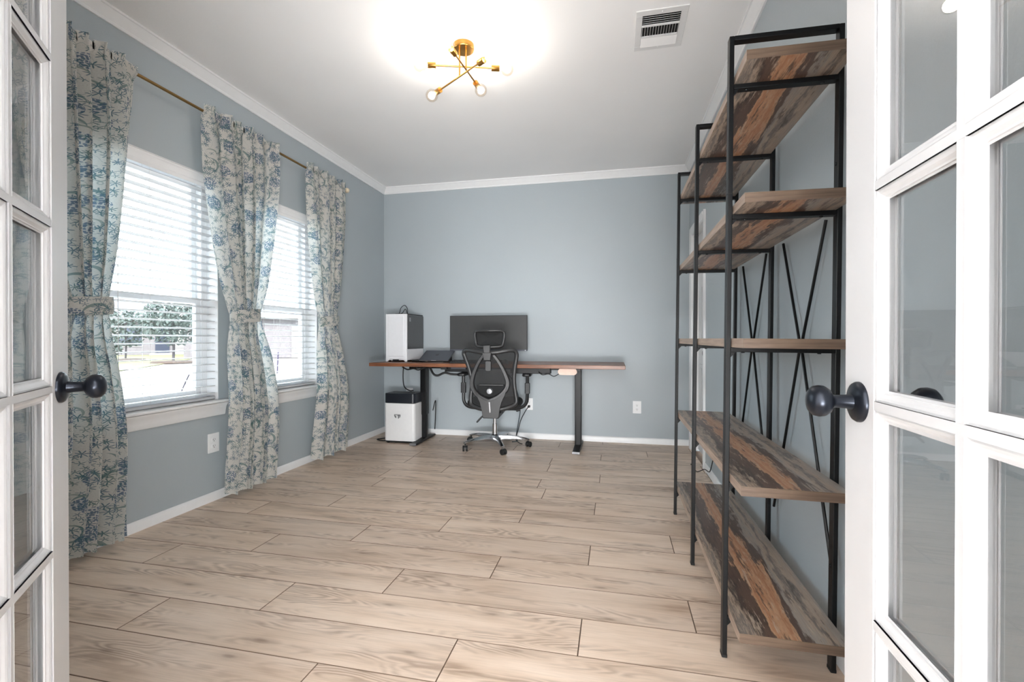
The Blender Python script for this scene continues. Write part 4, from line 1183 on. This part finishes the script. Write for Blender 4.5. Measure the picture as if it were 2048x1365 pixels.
def house(name, label, pos, rz, L, D, hw_, hr, front):
    root = empty(name, pos, (0, 0, rz)); tag(root, label, 'house', 'houses across the street')
    MB().box(-L/2, L/2, 0, D, 0, hw_).build('wall', M['house_wall'], root)
    e = .5
    r = MB(); r.add([(-L/2-e, -e, hw_), (L/2+e, -e, hw_), (L/2+e, D+e, hw_), (-L/2-e, D+e, hw_), (-L/2+D*.45, D/2, hw_+hr), (L/2-D*.45, D/2, hw_+hr)],
        [(0,1,5,4), (1,2,5), (2,3,4,5), (3,0,4), (0,3,2,1)]); r.build('roof', M['roof'], root)
    MB().box(-L/2-e, L/2+e, -e-.05, -e, hw_-.05, hw_+.18).build('fascia', M['house_trim'], root)
    for k, x, z0, w_, h_ in front:
        if k == 'g':
            g = MB().box(x - w_/2, x + w_/2, -.06, -.01, z0, z0 + h_).build('garage_door', M['house_trim'], root)
            for i in range(1, 4): MB().box(x - w_/2, x + w_/2, -.075, -.06, z0 + h_*i/4 - .02, z0 + h_*i/4 + .02).build('door_groove', M['house_wall'], g)
        elif k == 'w':
            f = MB().box(x - w_/2 - .08, x + w_/2 + .08, -.05, -.01, z0 - .08, z0 + h_ + .08).build('window', M['house_trim'], root)
            MB().box(x - w_/2, x + w_/2, -.07, -.05, z0, z0 + h_).build('window_pane', M['house_window'], f)
        elif k == 'p':
            MB().box(x - w_/2, x + w_/2, -1.2, -.01, z0, z0 + .15).build('step', M['concrete'], root)
            MB().box(x - .5, x + .5, -.06, -.01, z0 + .15, z0 + 2.3).build('front_door', M['house_window'], root)
        elif k == 'a':   # front gable
            gb = MB(); gb.prism([(x - w_/2, z0), (x + w_/2, z0), (x, z0 + h_)], 1, -.7, D/2); gb.build('gable', M['house_trim'], root)
            for s in (-1, 1): MB().bar((x + s*(w_/2+.3), -.9, z0 - .1), (x, -.9, z0 + h_ + .12), .5, .16, up=(0, 1, 0)).build('gable_edge', M['house_trim'], root)
    return root
# facing back toward the windows
house('house', 'pale brick house with white gable behind the young tree', (-38.5, 33.2, -.332), math.radians(45), 17, 11, 3.0, 2.6,
      [('g', 3.2, 0, 4.2, 2.3), ('w', -2.0, .8, 1.6, 1.5), ('w', -5.2, .8, 1.2, 1.5), ('p', .2, 0, 1.6, 0), ('a', 3.2, 3.0, 6.0, 2.2)])
house('house', 'pale brick house with hipped roof seen through the window nearer the desk', (-22.5, 30.5, -.332), math.radians(30), 15, 10, 2.9, 2.3,
      [('g', 1.5, 0, 4.4, 2.3), ('w', -3.6, .8, 1.6, 1.5), ('w', 5.2, .8, 1.2, 1.5)])

def tree(name, label, pos, hgt, rad, nl, seed, trunk_r=.07):
    rn = random.Random(seed); root = empty(name, pos); tag(root, label, 'tree')
    m = MB(); m.tube(spline([(0, 0, 0), (.03, .02, hgt * .3), (-.02, .03, hgt * .6), (.02, 0, hgt * .85)], 5), trunk_r, 8)
    for k in range(9):
        a = k * 2.4; z0 = hgt * (.32 + .05 * k)
        m.tube([(0, 0, z0), (math.cos(a) * rad * .5, math.sin(a) * rad * .5, z0 + hgt * .14), (math.cos(a) * rad * .85, math.sin(a) * rad * .85, z0 + hgt * .2)], trunk_r * .3, 5)
    m.build('trunk', M['bark'], root, smooth=True)
    lf = MB()
    for i in range(nl):
        while True:
            p = Vector((rn.uniform(-1, 1), rn.uniform(-1, 1), rn.uniform(-1, 1)))
            if .25 < p.length < 1: break
        q = Vector((p.x * rad, p.y * rad, hgt * .64 + p.z * hgt * .38))
        s = rn.uniform(.07, .16); u = Vector((rn.uniform(-1, 1), rn.uniform(-1, 1), rn.uniform(-1, 1))).normalized(); w_ = u.orthogonal().normalized()
        lf.add([q - u * s, q + w_ * s * .5, q + u * s, q - w_ * s * .5], [(0, 1, 2, 3)])
    o = lf.build('foliage', M['leaf'], root); o['kind'] = 'stuff'
    if hgt > 2:
        MB().lathe([(1.1, 0), (1.0, .10), (.1, .14)], 18).build('mulch_ring', M['mulch'], root)
    return root
tree('tree', 'young round tree in a mulch ring across the street', (-24.9, 22.3, GZ + .02), 3.7, 1.55, 1500, 5)
tree('tree', 'smaller open tree left of the round tree across the street', (-30.5, 24.0, GZ + .02), 3.2, 1.5, 900, 9, .05)
tree('shrub', 'low shrub beside the pale brick house', (-28.2, 21.0, GZ + .02), 1.3, .9, 500, 13, .03)
tag(MB().tube([(-3.02, 4.075, GZ), (-3.02, 4.075, 1.26)], .018, 10).build('porch_post', M['post_dark'], None, smooth=True), 'dark post outside the window nearer the desk', 'post')
sp_ = empty('garden_sprig', (-3.05, 2.72, GZ - .02)); tag(sp_, 'thin dark plant sprig rising outside the nearer window', 'plant')
MB().tube(spline([(0, 0, 0), (.01, .02, .5), (.0, .05, .95), (.02, .12, 1.16)], 5), .004, 6).build('stem', M['post_dark'], sp_, smooth=True)
for k in range(7):
    z = .86 + k * .043; y = .045 + max(0, (z - .95)) * .33
    s = 1 if k % 2 else -1
    MB().add([(0, y, z), (.006, y + s * .015, z + .012), (.0, y + s * .034, z + .026), (-.006, y + s * .015, z + .016)], [(0, 1, 2, 3)]).build('leaf', M['post_dark'], sp_)
for px_, py_ in ((-13.4, 16.6), (-12.2, 17.2)):
    tag(MB().tube([(px_, py_, GZ), (px_ + .05, py_, GZ + .85)], .03, 6).build('garden_stake', M['post_dark'], None), ('left' if px_ < -13 else 'right') + ' one of two thin dark stakes in the lawn outside', 'stake', 'stakes in the lawn')
